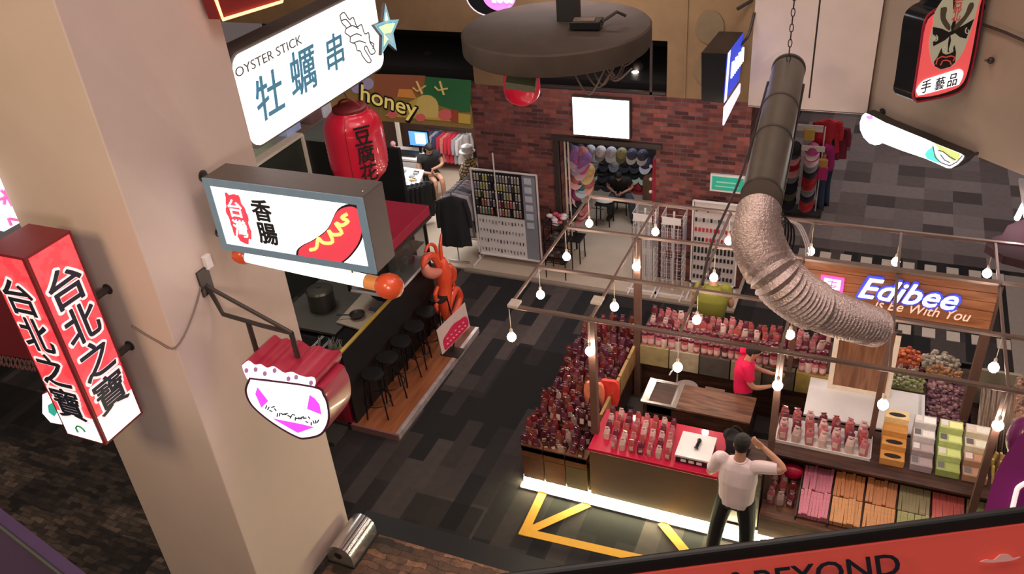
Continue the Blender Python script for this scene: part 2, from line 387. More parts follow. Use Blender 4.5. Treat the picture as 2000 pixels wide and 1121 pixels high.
# hat shop and clothes shop shells behind the brick front
hs = MB(); hs.box(-5.9, -2.1, 15.7, 15.8, 0, 2.8).box(-5.95, -5.85, 12.6, 15.7, 0, 2.8)
struct('wall_hat_shop', hs, mat('dark shop board', (0.035, 0.028, 0.03), 0.8))
struct('ceiling_hat_shop', MB().box(-6.35, -1.95, 12.6, 15.8, 2.75, 2.85), m_black)
cs = MB(); cs.box(-10.2, -6.35, 16.3, 16.4, 0, 2.9).box(-10.3, -10.2, 12.4, 16.4, 0, 2.9).box(-6.4, -6.35, 12.6, 16.4, 0, 2.9)
struct('wall_clothes_shop', cs, mat('brown shop board', (0.11, 0.06, 0.04), 0.7))
struct('ceiling_clothes_shop', MB().box(-10.2, -6.35, 12.6, 16.4, 2.8, 2.9), m_black)
dl = MB().box(-4.92, -3.08, 12.33, 12.45, 2.42, 2.50).box(-4.90, -4.82, 12.34, 12.44, 0.03, 2.42)
struct('door_1', dl, m_dark)
struct('wall_bulkhead', MB().box(-1.80, -0.18, 12.30, 12.4, 3.25, 12).box(-1.80, -0.18, 12.3, 13.2, 3.24, 3.26), m_bulk)
WD = V((1.83, -1.70, 0)).normalized(); WN = V((-WD.y, WD.x, 0)); WN = -WN if WN.y > 0 else WN
WP = V((-0.18, 12.4, 0))
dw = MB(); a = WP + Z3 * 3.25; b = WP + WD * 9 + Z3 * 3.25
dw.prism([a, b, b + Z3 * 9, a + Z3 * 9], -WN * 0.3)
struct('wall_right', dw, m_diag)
struct('wall_passage', MB().box(-2, 9, 24, 24.2, 0, 6), mat('dim passage wall', (0.16, 0.11, 0.09), 0.9))

# brown shopfronts glimpsed through the passage
# ================================================================ signs fixed to the column
def bracket(parent, p, q, r=0.018):
    return obj('bracket', MB().tube([p, q], r, 8).lathe(p, [(0.05, -0.012), (0.05, 0.012)], 12, axis=V(q) - V(p)), m_dark, parent, smooth=True)
# --- sausage sign
t = thing('sausage_sign', 'dark framed lightbox with a red sausage and mustard, bracketed to the column', 'sign', (-5.15, 5.0, 4.43))
obj('casing', MB().box(-5.15, -3.58, 5.0, 5.30, 4.43, 5.12), m_graymet, t, bevel=0.008)
m_frame = mat('blue grey frame', (0.16, 0.24, 0.30), 0.4, emit=0.12, ecol=(0.2, 0.4, 0.6))
f = MB(); x0, x1, z0, z1, w_ = -5.15, -3.58, 4.43, 5.12, 0.065
f.box(x0, x1, 4.985, 5.0, z0, z0 + w_).box(x0, x1, 4.985, 5.0, z1 - w_, z1).box(x0, x0 + w_, 4.985, 5.0, z0 + w_, z1 - w_).box(x1 - w_, x1, 4.985, 5.0, z0 + w_, z1 - w_)
obj('frame', f, m_frame, t)
obj('light_panel', MB().box(-5.085, -3.645, 4.992, 5.0, 4.495, 5.055), mat('lit bluish acrylic', (.9, .95, 1), emit=1.5, ecol=(0.90, 0.96, 1.0), var=0), t)
def onface(pts, Y): return [aty(x, y, Y) for x, y in pts]
m_lred = mat('lit red print', (0.6, .05, .08), emit=0.62, ecol=(0.75, 0.05, 0.08), var=0)
m_lblk = mat('black print', (0.008, 0.008, 0.010), 0.5, var=0)
m_lyel = mat('lit yellow print', (0.9, .6, .1), emit=0.95, ecol=(1.0, 0.68, 0.22), var=0)
blot = []
for i in range(40):
    a = 2 * PI * i / 40; k = 1 + 0.07 * math.sin(7 * a) + 0.05 * math.sin(13 * a + 1)
    blot.append(V((-4.875, 4.986, 4.775)) + X3 * (0.105 * k * math.cos(a) * (abs(math.cos(a)) ** -0.35 if abs(math.cos(a)) > .05 else 0)) + Z3 * (0.235 * k * math.sin(a)))
obj('red_stamp', MB().prism(blot, (0, 0.006, 0)), m_lred, t)
for k_, ch_ in enumerate('台灣'): text('stamp_character', ch_, m_litwhite, t, (-4.875, 4.985, 4.87 - .19 * k_), X3, Z3, h=0.165, w=0.14)
for k_, ch_ in enumerate('香腸'): text('character', ch_, m_lblk, t, (-4.60, 4.988, 4.885 - .22 * k_), X3, Z3, h=0.195, w=0.19, bold=0.03)
ol = onface([(578,500),(580,488),(592,478),(612,468),(640,446),(660,408),(690,398),(708,412),(712,440),(706,470),(690,495),(672,512),(655,520),(638,516),(610,508)], 4.989)
sp_ = smooth_path(ol + [ol[0]], 4)[:-1]
obj('sausage_outline', MB().prism(sp_, (0, 0.004, 0)), m_lblk, t)
cc = sum(sp_, V()) / len(sp_)
obj('sausage_print', MB().prism([cc + (p - cc) * 0.93 + V((0, -0.003, 0)) for p in sp_], (0, 0.004, 0)), m_lred, t)
mu = onface([(678,418),(668,425),(680,432),(668,440),(656,436),(668,455),(650,458),(642,450),(650,472),(632,474),(622,466),(618,484),(606,488)], 4.982)
obj('mustard_print', MB().tube(smooth_path(mu, 4), 0.016, 6), m_lyel, t)
bracket(t, (-5.3, 5.15, 5.05), (-5.15, 5.15, 5.05), 0.022); bracket(t, (-5.3, 5.15, 4.5), (-5.15, 5.15, 4.5), 0.022)
obj('frame_screw', MB().ball(aty(709, 374, 5.02), 0.010), m_steel, t)
# --- glowing tube below it
t = thing('tube_lamp', 'glowing white tube lamp with orange ball ends under the sausage sign', 'lamp', (-4.3, 5.08, 4.2))
P0, P1 = V((-5.03, 5.08, 4.34)), V((-3.60, 5.08, 4.27)); d = (P1 - P0)
m_tube = mat('glowing tube', (1, .9, .8), emit=2.6, ecol=(1.0, 0.86, 0.72), var=0)
m_orb = mat('orange ball cap', (0.60, 0.07, 0.02), 0.35, emit=0.10, ecol=(0.9, 0.12, 0.03), coat=0.5)
obj('tube', MB().tube([P0, P0 + d * .45, P1], [0.058, 0.062, 0.058], 18), m_tube, t, smooth=True)
obj('end_cap', MB().lathe(P0 - d.normalized() * 0.09, [(0.03, 0), (0.075, 0.03), (0.085, 0.08), (0.08, 0.13), (0.062, 0.15)], 18, axis=d), m_orb, t, smooth=True)
obj('end_cap', MB().lathe(P1 - d.normalized() * 0.05, [(0.062, 0), (0.09, 0.03), (0.112, 0.09), (0.108, 0.15), (0.07, 0.21), (0.02, 0.235)], 18, axis=d), m_orb, t, smooth=True)
obj('collar', MB().tube([P1 - d.normalized() * 0.16, P1 - d.normalized() * 0.03], 0.064, 18), mat('orange collar', (0.55, 0.20, 0.06), 0.4, emit=0.3, ecol=(0.9, 0.35, 0.1)), t, smooth=True)
obj('hanger', MB().tube([P0 + d * .2, P0 + d * .2 + Z3 * .14], 0.008).tube([P0 + d * .8, P0 + d * .8 + Z3 * .2], 0.008), m_dark, t)
# --- oyster sign (faces the hall, edge to the column)
XO = -5.3
t = thing('oyster_sign', 'large white lightbox with blue brush characters and a skewer drawing, beside the column', 'sign', (XO, 7.05, 4.98))
zc = 5.42
OP = rrect((XO, 7.08, zc), Y3, Z3, 2.44, 0.86, 0.13)
obj('casing', MB().prism([p - X3 * 0.02 for p in rrect((XO, 7.08, zc), Y3, Z3, 2.50, 0.92, 0.14)], (-0.26, 0, 0)), m_graymet, t, smooth=True)
obj('light_panel', MB().prism(OP, (-0.03, 0, 0)), mat('lit white panel', (1, 1, 1), emit=1.9, ecol=(1.0, 0.98, 0.93), var=0), t)
m_lblue = mat('lit steel blue print', (0.08, 0.25, 0.38), emit=0.22, ecol=(0.10, 0.36, 0.55), var=0)
for ch, x, y, hh in (('牡', 526, 185, 0.40), ('蠣', 592, 138, 0.42), ('串', 653, 102, 0.36)):
    c = atx(x, y, XO + 0.004); text('character', ch, m_lblue, t, c, Y3, Z3, h=hh, bold=0.012, shear=0.15)
m_lgrey = mat('grey print', (0.16, 0.16, 0.18), 0.5, var=0)
text('lettering', 'OYSTER STICK', m_lgrey, t, atx(527, 108, XO + 0.004), Y3, Z3, w=1.02, h=0.085)
def stroke(pts, X, r=0.009):
    return [atx(x, y, X) for x, y in pts]
sk = MB()
for pts in ([(664,30),(672,24),(682,38),(690,34),(697,52),(706,48),(712,66),(720,64),(722,80),(730,86),(728,96)],
            [(664,30),(668,45),(676,54),(674,64),(684,72),(684,82),(694,86),(697,98),(704,100),(707,108)],
            [(707,108),(718,122),(725,118),(712,96),(716,90),(724,106),(733,100),(722,82)],
            [(668,40),(676,38),(686,50)], [(684,72),(696,66),(706,70)], [(690,84),(702,80),(714,84)], [(676,56),(688,50),(700,56)]):
    sk.tube(smooth_path(stroke(pts, XO + 0.006), 3), 0.008, 5)
obj('skewer_drawing', sk, m_lgrey, t)
bracket(t, (-5.45, 5.84, 5.3), (-5.45, 5.98, 5.3))
# --- star sign beyond it
t = thing('star_sign', 'small glowing yellow star with blue white edge, behind the oyster sign', 'sign', atx(757, 60, -5.2))
c = atx(757, 60, -5.2) + V((0.1, .2, 0)); c = atx(757, 60, -5.15)
def star(c, r, k=0.45, n=5, rot=0.15): return [c + (Y3 * math.sin(rot + i * PI / n) + Z3 * math.cos(rot + i * PI / n)) * (r if i % 2 == 0 else r * k) for i in range(2 * n)]
sc_ = lambda P, c: [c + Y3 * (p - c).y * 0.95 + Z3 * (p - c).z for p in P]
obj('casing', MB().prism(sc_(star(c, 0.30), c), (-0.04, 0, 0)), m_dark, t)
obj('edge', MB().prism(sc_(star(c + X3 * .004, 0.295), c), (-0.01, 0, 0)), mat('lit pale blue edge', (.5, .8, .9), emit=0.9, ecol=(0.45, 0.75, 0.85), var=0), t)
obj('star_band', MB().prism(sc_(star(c + X3 * .010, 0.24), c), (-0.01, 0, 0)), mat('teal band', (.1, .3, .35), emit=0.2, ecol=(0.1, 0.35, 0.4), var=0), t)
obj('star_face', MB().prism(sc_(star(c + X3 * .016, 0.20), c), (-0.01, 0, 0)), mat('lit star yellow', (1, .85, .4), emit=1.1, ecol=(1.0, 0.82, 0.42), var=0), t)
# --- red neon sign cut by the top edge
P = [atx(x, y, -5.15) for x, y in ((415, -4), (430, 38), (545, 3), (560, -60), (400, -60))]
t = thing('neon_sign', 'dark red panel outlined in orange neon at the very top', 'sign', P[1])
obj('panel', MB().prism(P, (-0.12, 0, 0)), mat('dark red panel', (0.16, 0.01, 0.012), 0.5, emit=.05, ecol=(.4, .01, .01)), t)
obj('neon_tube', MB().tube([p + X3 * 0.03 for p in P], 0.014, 8, closed=True), mat('orange neon', (1, .3, .15), emit=3.0, ecol=(1.0, 0.32, 0.16), var=0), t, smooth=True)
# --- cupcake sign hung from a bent arm
YC = 4.6
t = thing('cupcake_sign', 'pink and white heart shaped cake lightbox hanging from a black arm', 'sign', (-4.5, YC, 2.77))
m_pinkw = mat('lit white pink', (1, .9, 1), emit=1.35, ecol=(1.0, 0.90, 1.0), var=0)
m_magenta = mat('lit magenta', (.8, .05, .7), emit=1.0, ecol=(0.95, 0.07, 0.78), var=0)
body = [(490,738),(482,760),(490,785),(512,808),(545,832),(582,852),(600,854),(628,846),(642,822),(642,795),(634,772),(612,754)]
top = [(474,712),(486,704),(498,712),(510,711),(522,718),(534,715),(546,722),(556,728),(570,726),(584,732),(598,736),(612,736),(617,746),(612,757),(600,752),(570,748),(540,742),(510,738),(488,742),(478,726)]
B = smooth_path(onface(body + body[:1], YC), 4)[:-1]; T_ = smooth_path(onface(top + top[:1], YC), 3)[:-1]
def grow(P, k): c = sum(P, V()) / len(P); return [c + (p - c) * k for p in P]
obj('casing', MB().prism(grow(B, 1.03), (0, 0.34, 0)), m_crim, t, smooth=True)
obj('dark_rim', MB().tube([p - Y3 * .008 for p in grow(B, 1.005)], .012, 6, closed=True), mat('dark plum rim', (.05, .005, .03), .4), t)
obj('icing_casing', MB().prism(grow(T_, 1.03), (0, 0.40, 0)), m_crim, t, smooth=True)
obj('light_panel', MB().prism([p - Y3 * .008 for p in B], (0, 0.006, 0)), m_pinkw, t)
obj('icing_panel', MB().prism([p - Y3 * .010 for p in T_], (0, 0.008, 0)), mat('lit icing', (1, .85, .95), emit=1.2, ecol=(1.0, 0.86, 0.96), var=0), t)
mg = MB()
for pts in ([(504,755),(500,768),(512,795),(525,782),(519,774)], [(606,770),(601,797),(629,808),(625,788),(616,777)], [(534,816),(583,844),(614,833),(590,827)]):
    mg.prism([p - Y3 * .012 for p in onface(pts, YC)], (0, 0.004, 0))
obj('heart_print', mg, m_magenta, t)
for x, y in ((483,722),(501,720),(519,728),(538,722),(565,738),(580,735),(609,746)): obj('icing_dot', MB().prism([aty(x + 4 * math.cos(a), y + 5 * math.sin(a), YC) - Y3 * .014 for a in [i * PI / 4 for i in range(8)]], (0, .003, 0)), mat('mauve print', (.45, .2, .4), emit=.3, ecol=(.5, .25, .5), var=0), t)
scr = MB(); rr = random.Random(3)
for i in range(24):
    x = 522 + i * 4.4; y = 796 + i * 1.15 + rr.uniform(-6, 7); a = rr.uniform(0, PI)
    scr.tube([aty(x - 3 * math.cos(a), y - 3 * math.sin(a), YC) - Y3 * .013, aty(x + 3.4 * math.cos(a + .4), y + 3 * math.sin(a + .4), YC) - Y3 * .013], 0.0065, 5)
obj('brush_marks', scr, mat('dark green print', (.01, .05, .04), var=0), t)
obj('rivet', MB().ball(at(534, 695, 3.46) , 0.022, n=10), m_steel, t, smooth=True); obj('rivet', MB().ball(at(580, 703, 3.46), 0.028), m_steel, t, smooth=True)
arm = thing('sign_arm', 'black bent steel arm from the column carrying the cupcake sign', 'bracket', (-5.3, 4.82, 3.8))
YA = 4.82
a0 = V((-5.3, YA, 4.16)); a1 = V((-5.28, YA, 3.88)); a2 = V((-4.46, YA, 3.78))
obj('arm_bar', MB().tube([a0, V((-5.24, YA, 3.98)), V((-5.20, YA, 3.84)), V((-4.8, YA, 3.80)), a2], 0.021, 8).tube([V((-5.28, YA, 4.12)), a2], 0.019, 8), m_dark, arm, smooth=True)
obj('hanger_rod', MB().tube([V((-4.93, YA, 3.80)), V((-4.93, YA, 3.44))], 0.024, 8), m_dark, arm, smooth=True)
obj('hanger_rod', MB().tube([V((-4.47, YA, 3.78)), V((-4.47, YA, 3.40))], 0.024, 8), m_dark, arm, smooth=True)
obj('wall_plate', MB().box(-5.3, -5.28, YA - .07, YA + .07, 4.05, 4.3), m_dark, arm)
solo('junction_box', MB().box(-5.3, -5.255, 4.86, 4.94, 4.27, 4.40), m_whitemet, 'small white cable box on the column above the bent arm', 'box', bevel=0.006)
wire = [(-5.295, 4.88, 4.30), (-5.29, 4.6, 4.0), (-5.285, 4.285, 3.83), (-5.5, 4.285, 3.86), (-5.72, 4.28, 3.97)]
solo('power_cable', MB().tube(smooth_path(wire, 5), 0.009, 6), mat('grey cable', (.18, .14, .12), .6), 'thin grey cable wrapped round the corner of the column', 'cable')
# --- four character box sign
t = thing('box_sign', 'tall red square lantern box with large dark characters on two faces', 'sign', (-5.93, 3.83, 3.15))
BX0, BX1, BY0, BY1, BZ0, BZ1 = -6.16, -5.70, 3.61, 4.06, 3.17, 5.04
m_boxcase = mat('dark red box paint', (0.17, 0.010, 0.014), 0.5)
def redgrad(name):
    m = bpy.data.materials.new(name); nt, N, L = _nt(m); b = N['Principled BSDF']
    b.inputs['Base Color'].default_value = (.7, .05, .06, 1); b.inputs['Roughness'].default_value = .4
    n = N.new('ShaderNodeTexNoise'); n.inputs['Scale'].default_value = 9; tc = N.new('ShaderNodeTexCoord'); L.new(tc.outputs['Object'], n.inputs['Vector'])
    r = N.new('ShaderNodeValToRGB'); r.color_ramp.elements[0].position = .48; r.color_ramp.elements[1].position = .54
    r.color_ramp.elements[0].color = (0.80, 0.045, 0.065, 1); r.color_ramp.elements[1].color = (0.88, 0.085, 0.10, 1)
    L.new(n.outputs['Fac'], r.inputs[0]); L.new(r.outputs[0], b.inputs['Emission Color']); b.inputs['Emission Strength'].default_value = 0.78
    return m
m_boxred = redgrad('lit red film')
obj('casing', MB().box(BX0, BX1, BY0, BY1, BZ0, BZ1), m_boxcase, t, bevel=0.006)
zb = BZ0 + 0.30
g_ = 0.03
obj('face', MB().box(BX1, BX1 + .006, BY0 + g_, BY1 - g_, zb, BZ1 - .02), m_boxred, t)
obj('face', MB().box(BX0 + g_, BX1 - g_, BY0 - .006, BY0, zb, BZ1 - .02), m_boxred, t)
m_litw2 = mat('lit white film', (1, 1, 1), emit=1.25, ecol=(1.0, 0.95, 0.95), var=0)
obj('base_band', MB().box(BX1, BX1 + .006, BY0 + g_, BY1 - g_, BZ0 + .03, zb), m_litw2, t)
obj('base_band', MB().box(BX0 + g_, BX1 - g_, BY0 - .006, BY0, BZ0 + .03, zb), m_litw2, t)
m_outl = mat('lit pale outline', (1, .8, .8), emit=.75, ecol=(1.0, 0.72, 0.72), var=0); m_navy = mat('dark navy print', (0.012, 0.018, 0.035), .5, var=0)
for i, ch in enumerate('台北之寶'):
    z = 4.66 - i * 0.355
    for c, rt, nn in ((V((BX1 + .008, (BY0 + BY1) / 2, z)), Y3, X3), (V(((BX0 + BX1) / 2, BY0 - .014, z)), X3, -Y3)):
        text('outline', ch, m_outl, t, c, rt, Z3, w=0.335, h=0.345, bold=0.06, ext=.003)
        text('character', ch, m_navy, t, c + nn * .004, rt, Z3, w=0.31, h=0.32, bold=0.02, ext=.003)
obj('small_mark', MB().tube(arc((-5.93, BY0 - .01, 3.29), X3 * .05, Z3 * .05, 0, PI * 1.2), 0.008, 5), mat('green print', (.03, .3, .1), var=0), t)
bracket(t, (-5.86, 4.3, 4.32), (-5.86, 4.06, 4.32), 0.03); bracket(t, (-5.86, 4.3, 3.72), (-5.86, 4.06, 3.72), 0.03)
# --- signs behind, at the left edge
P = [atx(x, y, -6.9) for x, y in ((-60, 250), (0, 322), (47, 432), (10, 455), (-60, 490))]
P = [V((-6.9, 4.6, 0))] * 0 or [atx(-12, 300, -6.75), atx(46, 431, -6.75), atx(8, 452, -6.75), atx(-60, 330, -6.75)]
t = thing('pink_brush_sign', 'white lightbox with pink brush marks, cut by the left edge', 'sign', P[2])
obj('light_panel', MB().prism(P, (-0.1, 0, 0)), mat('lit cool white', (1, 1, 1), emit=1.6, ecol=(1.0, 0.96, 0.98), var=0), t)
b = MB()
for pts in ([(2,372),(12,380),(24,402)], [(12,368),(8,400)], [(18,427),(36,430)], [(16,426),(22,440)], [(-2,390),(16,384)]): b.tube([atx(x, y, -6.74) for x, y in pts], 0.014, 6)
obj('brush_marks', b, mat('lit pink print', (.9, .1, .4), emit=.7, ecol=(.95, .2, .5), var=0), t)
P = [aty(x, y, 5.2) for x, y in ((-20, 575), (8, 585), (60, 702), (-20, 690))]
t = thing('lattice_sign', 'dark red sign with a pale lattice lower edge behind the box sign', 'sign', P[2])
obj('panel', MB().prism(P, (0, 0.12, 0)), mat('dim red sign', (.15, .012, .016), .5, emit=.06, ecol=(.5, .02, .03)), t)
b = MB()
for i in range(10): b.bar(aty(-18 + i * 9, 692 + i * 1.6, 5.18), aty(-12 + i * 9, 710 + i * 1.6, 5.18), .014); b.bar(aty(-12 + i * 9, 692 + i * 1.6, 5.18), aty(-18 + i * 9, 710 + i * 1.6, 5.18), .014)
obj('lattice', b, mat('dim rose lattice', (.30, .14, .14), .6), t)
P = [aty(x, y, 4.9) for x, y in ((84, 770), (96, 765), (128, 800), (122, 828), (100, 824), (84, 806))]
_gs = P
t = thing('small_glow_sign', 'small white and teal lit sign peeking out below the red box sign', 'sign', P[3])
obj('casing', MB().prism(grow(P, 1.06), (0, 0.1, 0)), m_crim, t); obj('light_panel', MB().prism([p - Y3 * .01 for p in P], (0, .008, 0)), m_litw2, t)
bracket(t, V((-6.65, 4.95, _gs[2].z)), V((_gs[2].x, 4.95, _gs[2].z)))
obj('teal_print', MB().prism([p - Y3 * .014 for p in onface([(95,790),(104,785),(116,800),(108,812),(97,804)], 4.9)], (0, .004, 0)), mat('lit teal', (.05, .6, .45), emit=.5, ecol=(.05, .6, .45), var=0), t)
# --- red lantern
lc = V((-5.33, 7.5, 4.34))
t = thing('paper_lantern', 'large round red paper lantern with black brush characters', 'lantern', (-5.29, 7.5, 3.84))
m_lan = mat('lit red lantern cloth', (0.60, 0.008, 0.035), .35, emit=.13, ecol=(0.75, 0.008, 0.045), var=.05, coat=.5)
prof = []
for i in range(33):
    u = i / 32; z = -0.40 + 0.80 * u; r = 0.325 * (1 - abs(2 * u - 1) ** 5 * 0.40) + (0.006 if i % 2 else 0)
    prof.append((r, z))
obj('shade', MB().lathe(lc, [(0.2, -0.415)] + prof + [(0.2, 0.415)], 40), m_lan, t, smooth='all')
obj('top_ring', MB().lathe(lc + Z3 * .41, [(0.19, 0), (0.19, 0.035), (0.15, .04)], 28), m_boxcase, t)
obj('handle', MB().tube(arc(lc + Z3 * .44, V((.14, 0, 0)), Z3 * .09, 0, PI), 0.012, 8), m_redd, t)
sm = MB(); ang = math.radians(-72)
sm.tube([lc + V((math.cos(ang) * (r + .003), math.sin(ang) * (r + .003), z)) for r, z in prof], .004, 5)
obj('seam', sm, m_redd, t)
for i, ch in enumerate('豆腐花'):
    a = math.radians(-40); n = V((math.cos(a), math.sin(a), 0)); rt = V((-math.sin(a), math.cos(a), 0))
    text('character', ch, m_lblk, t, lc + n * 0.332 + Z3 * (.22 - .215 * i), rt, Z3, w=.19, h=.2, bold=.02, ext=.004)
sw = MB().tube([lc + Z3 * .52, V((-5.37, lc.y, 4.97))], .006, 6)
obj('cord', sw, m_dark, t)
# ================================================================ signs and things up high
# --- opera mask sign standing out of the slanted wall
MP = atp(1915, 110, WP, WN) + WN * 0.16
mn = -WD if (-WD).dot(CAM - MP) > 0 else WD          # the lit face looks along this
def mk(x, y, o=0.0): return atp(x, y, MP + mn * o, mn)
t = thing('mask_sign', 'black cased lightbox with a painted opera face mask on red, on the slanted wall', 'sign', mk(1790, 200))
out = [(1790,199),(1783,188),(1787,165),(1797,100),(1806,42),(1822,22),(1842,8),(1850,-40),(1930,-60),(1921,0),(1918,22),(1905,100),(1893,150),(1882,172),(1862,184),(1825,193)]
O = smooth_path([mk(x, y) for x, y in out] + [mk(*out[0])], 3)[:-1]
obj('casing', MB().prism(O, -mn * 0.30), m_blackg, t, smooth=True)
obj('rim', MB().tube(O, 0.014, 6, closed=True), m_crim, t, smooth=True)
inn = [mk(*p, .008) for p in ((1793,190),(1788,183),(1798,110),(1809,48),(1824,28),(1846,12),(1854,-40),(1925,-50),(1914,12),(1899,98),(1888,146),(1877,166),(1858,177),(1823,187))]
I = smooth_path(inn + inn[:1], 3)[:-1]
obj('face_panel', MB().prism(I, -mn * 0.006), mat('lit coral red', (.8, .1, .1), emit=.62, ecol=(0.85, 0.10, 0.10), var=0), t)
def mpoly(name, pts, m, o, sm=0):
    P = [mk(x, y, o) for x, y in pts]
    if sm: P = smooth_path(P + P[:1], sm)[:-1]
    return obj(name, MB().prism(P, -mn * 0.003), m, t)
m_olive = mat('lit mask cream', (.4, .38, .27), emit=.30, ecol=(.62, .56, .38), var=0)
def zc(x, y): return (1730 + x / 5.095, y / 5.095)
mpoly('mask_face', [zc(*p) for p in ((600,-60),(920,-60),(925,30),(880,200),(840,330),(780,500),(700,620),(640,670),(540,690),(470,640),(440,520),(430,420),(470,250),(490,120),(560,10))], m_olive, .014, 2)
for P in ([(470,268),(560,285),(630,320),(655,310),(650,270),(680,185),(700,215),(690,260),(665,300),(760,260),(880,190),(845,280),(800,385),(740,370),(690,330),(640,355),(590,400),(475,460),(470,420),(520,380),(470,340)],
          [(640,330),(650,400),(632,480),(632,520),(618,520),(622,430)],
          [(555,480),(575,530),(600,545),(650,530),(685,450),(700,520),(690,620),(640,665),(550,690),(490,660),(480,620),(520,560)],
          [(672,-60),(700,-60),(700,60),(690,110),(672,90)]):
    mpoly('mask_paint', [zc(*p) for p in P], m_lblk, .02)
m_brush = mat('brown mask brow', (.10, .08, .05), emit=.04, ecol=(.3, .22, .12), var=0)
for P in ([(550,80),(600,70),(610,100),(595,170),(620,220),(645,260),(635,305),(590,270),(550,200),(545,130)],
          [(840,30),(870,25),(875,70),(830,150),(770,230),(700,300),(665,290),(700,240),(770,170),(800,120),(820,60)]):
    mpoly('brow', [zc(*p) for p in P], m_brush, .02, 2)
m_lred2 = mat('lit dull red', (.5, .06, .05), emit=.3, ecol=(.6, .08, .06), var=0)
c = MB()
for P in ([(500,640),(515,585),(560,562),(600,570),(650,555),(690,570),(670,610)], [(545,650),(565,605),(600,598),(640,610),(650,640)]): c.tube([mk(*zc(*p), .026) for p in P], .008, 5)
obj('mouth_lines', c, m_lred2, t)
for cx, cy, s in ((495,385,1), (815,310,-1), (580,505,1), (655,495,-1)):
    c = MB().tube([mk(*zc(cx + s * 22 * math.cos(a / 3) * (1 - a / 22), cy + 30 * math.sin(a / 3) * (1 - a / 22)), .026) for a in range(-4, 14)], .0055, 5); obj('swirl', c, m_olive, t)
for i, (x, y) in enumerate(((725, 20), (705, 140))): text('character', '台北'[i], m_lred2, t, mk(*zc(x, y), .024), mk(1880, 40) - mk(1840, 50), mk(1850, 20) - mk(1846, 60), w=.13, h=.16, bold=.01, ext=.003)
pill = [zc(*p) for p in ((302,900),(330,850),(380,800),(460,770),(700,695),(740,690),(770,710),(768,760),(735,830),(690,855),(360,945),(320,940))]
mpoly('lettering_plate', pill, m_litw2, .018, 2)
rt = mk(*zc(740, 770), .024) - mk(*zc(330, 880), .024)
for ch, x, y in (('手', 400, 858), ('藝', 540, 830), ('品', 665, 795)): text('character', ch, m_navy, t, mk(*zc(x, y), .024), rt, Z3, h=.15, bold=.012, ext=.003)
for x, y in ((1921, 14), (1914, 78), (1906, 98)):
    p = mk(x - 6, y, -.12); q = p - WN * (abs((p - WP).dot(WN)) + .0)
    bracket(t, q, p, 0.022)
solo('wall_pipe', MB().tube([atp(x, y, WP + WN * .05, WN) for x, y in ((1921, 48), (1960, 62), (2010, 84))], .018, 8), m_dark, 'thin dark pipe running along the slanted wall beside the mask sign', 'pipe')
solo('wall_hook', MB().ball(atp(1935, 118, WP + WN * .04, WN), .04).tube([atp(1935, 118, WP, WN), atp(1925, 118, WP + WN * .2, WN)], .015), m_dark, 'dark wall fitting right of the mask sign', 'fitting')
# --- scroll shaped lightbox under it
SP = WP + WN * 0.22
def sk_(x, y, o=0.0): return atp(x, y, SP + WN * o, WN)
def zs(x, y): return (1660 + x / 7.473, 200 + y / 7.473)
t = thing('scroll_sign', 'long white lightbox with a round end and teal and lime print, below the slanted wall', 'sign', sk_(1840, 325))
P = [sk_(*zs(*p)) for p in ((230,150),(350,205),(530,300),(560,310),(850,430),(1100,530),(1230,590),(1620,745),(1670,780),(1650,830),(1580,900),(1480,960),(1420,955),(1310,905),(1100,815),(760,700),(480,590),(440,612),(370,622),(290,595),(205,510),(155,400),(150,290),(185,190))]
obj('casing', MB().prism(grow(P, 1.02), -WN * 0.16), m_dark, t)
obj('light_panel', MB().prism([p + WN * .008 for p in P], -WN * 0.006), mat('lit scroll white', (1, 1, 1), emit=1.7, ecol=(.97, 1.0, .97), var=0), t)
for nm, pts, m in (('teal_print', [(1215,640),(1240,740),(1290,840),(1310,865),(1290,885),(1130,825),(1090,760),(1130,700)], mat('lit turquoise', (.1, .7, .6), emit=.85, ecol=(.12, .82, .68), var=0)),
                   ('lime_print', [(1240,600),(1610,750),(1590,830),(1500,860),(1400,760),(1300,690)], mat('lit lime', (.6, .7, .2), emit=.62, ecol=(.68, .85, .30), var=0)),
                   ('violet_print', [(230,200),(320,190),(340,240),(260,250)], mat('lit violet', (.6, .3, .7), emit=.8, ecol=(.70, .36, .78), var=0))):
    obj(nm, MB().prism([sk_(*zs(*p), .014) for p in pts], -WN * .004), m, t)
c = MB()
for pts in ([(1210,630),(1245,800),(1330,880),(1460,925),(1560,870),(1640,780)], [(1290,700),(1360,720),(1450,790),(1540,840)], [(1320,760),(1380,840),(1460,880)]): c.tube([sk_(*zs(*p), .018) for p in pts], .008, 5)
obj('outline_print', c, m_lgrey, t)
bracket(t, sk_(1890, 305) - WN * .3, sk_(1870, 312) - WN * .05); bracket(t, sk_(1700, 225) - WN * .22, sk_(1700, 228) - WN * .05)
# --- blue lightbox on the left end of the bulkhead
t = thing('blue_sign', 'black cased blue and white lightbox seen edge on, left of the pale bulkhead', 'sign', (-2.0, 11.3, 3.5))
def bl(x, y): return aty(x, y, 11.2)
A = aty(1370, 103, 11.2); Bq = aty(1420, 105, 11.2); Cq = aty(1412, 202, 11.2); Dq = aty(1370, 196, 11.2)
far = V((0.03, 1.15, 0)) ; sl = V((0.03, 1.1, 0.0))
def ext(p, x, y):   # far end of an edge on the vertical plane through p that holds the sign face
    return atp(x, y, p, V((1, -0.04, 0)))
fA = ext(Bq, 1455, 18); fB = ext(Bq, 1443, 142)
vec = fA - Bq; vec.z = 0
obj('casing', MB().prism([A, Bq, Cq, Dq], vec), m_blackg, t)
nrm = X3
FQ = [p + X3 * .006 for p in (Bq, Bq + vec, Cq + vec, Cq)]
obj('light_panel', MB().prism(FQ, (-.004, 0, 0)), mat('lit deep blue', (.02, .05, .6), emit=.7, ecol=(.03, .07, .75), var=0), t)
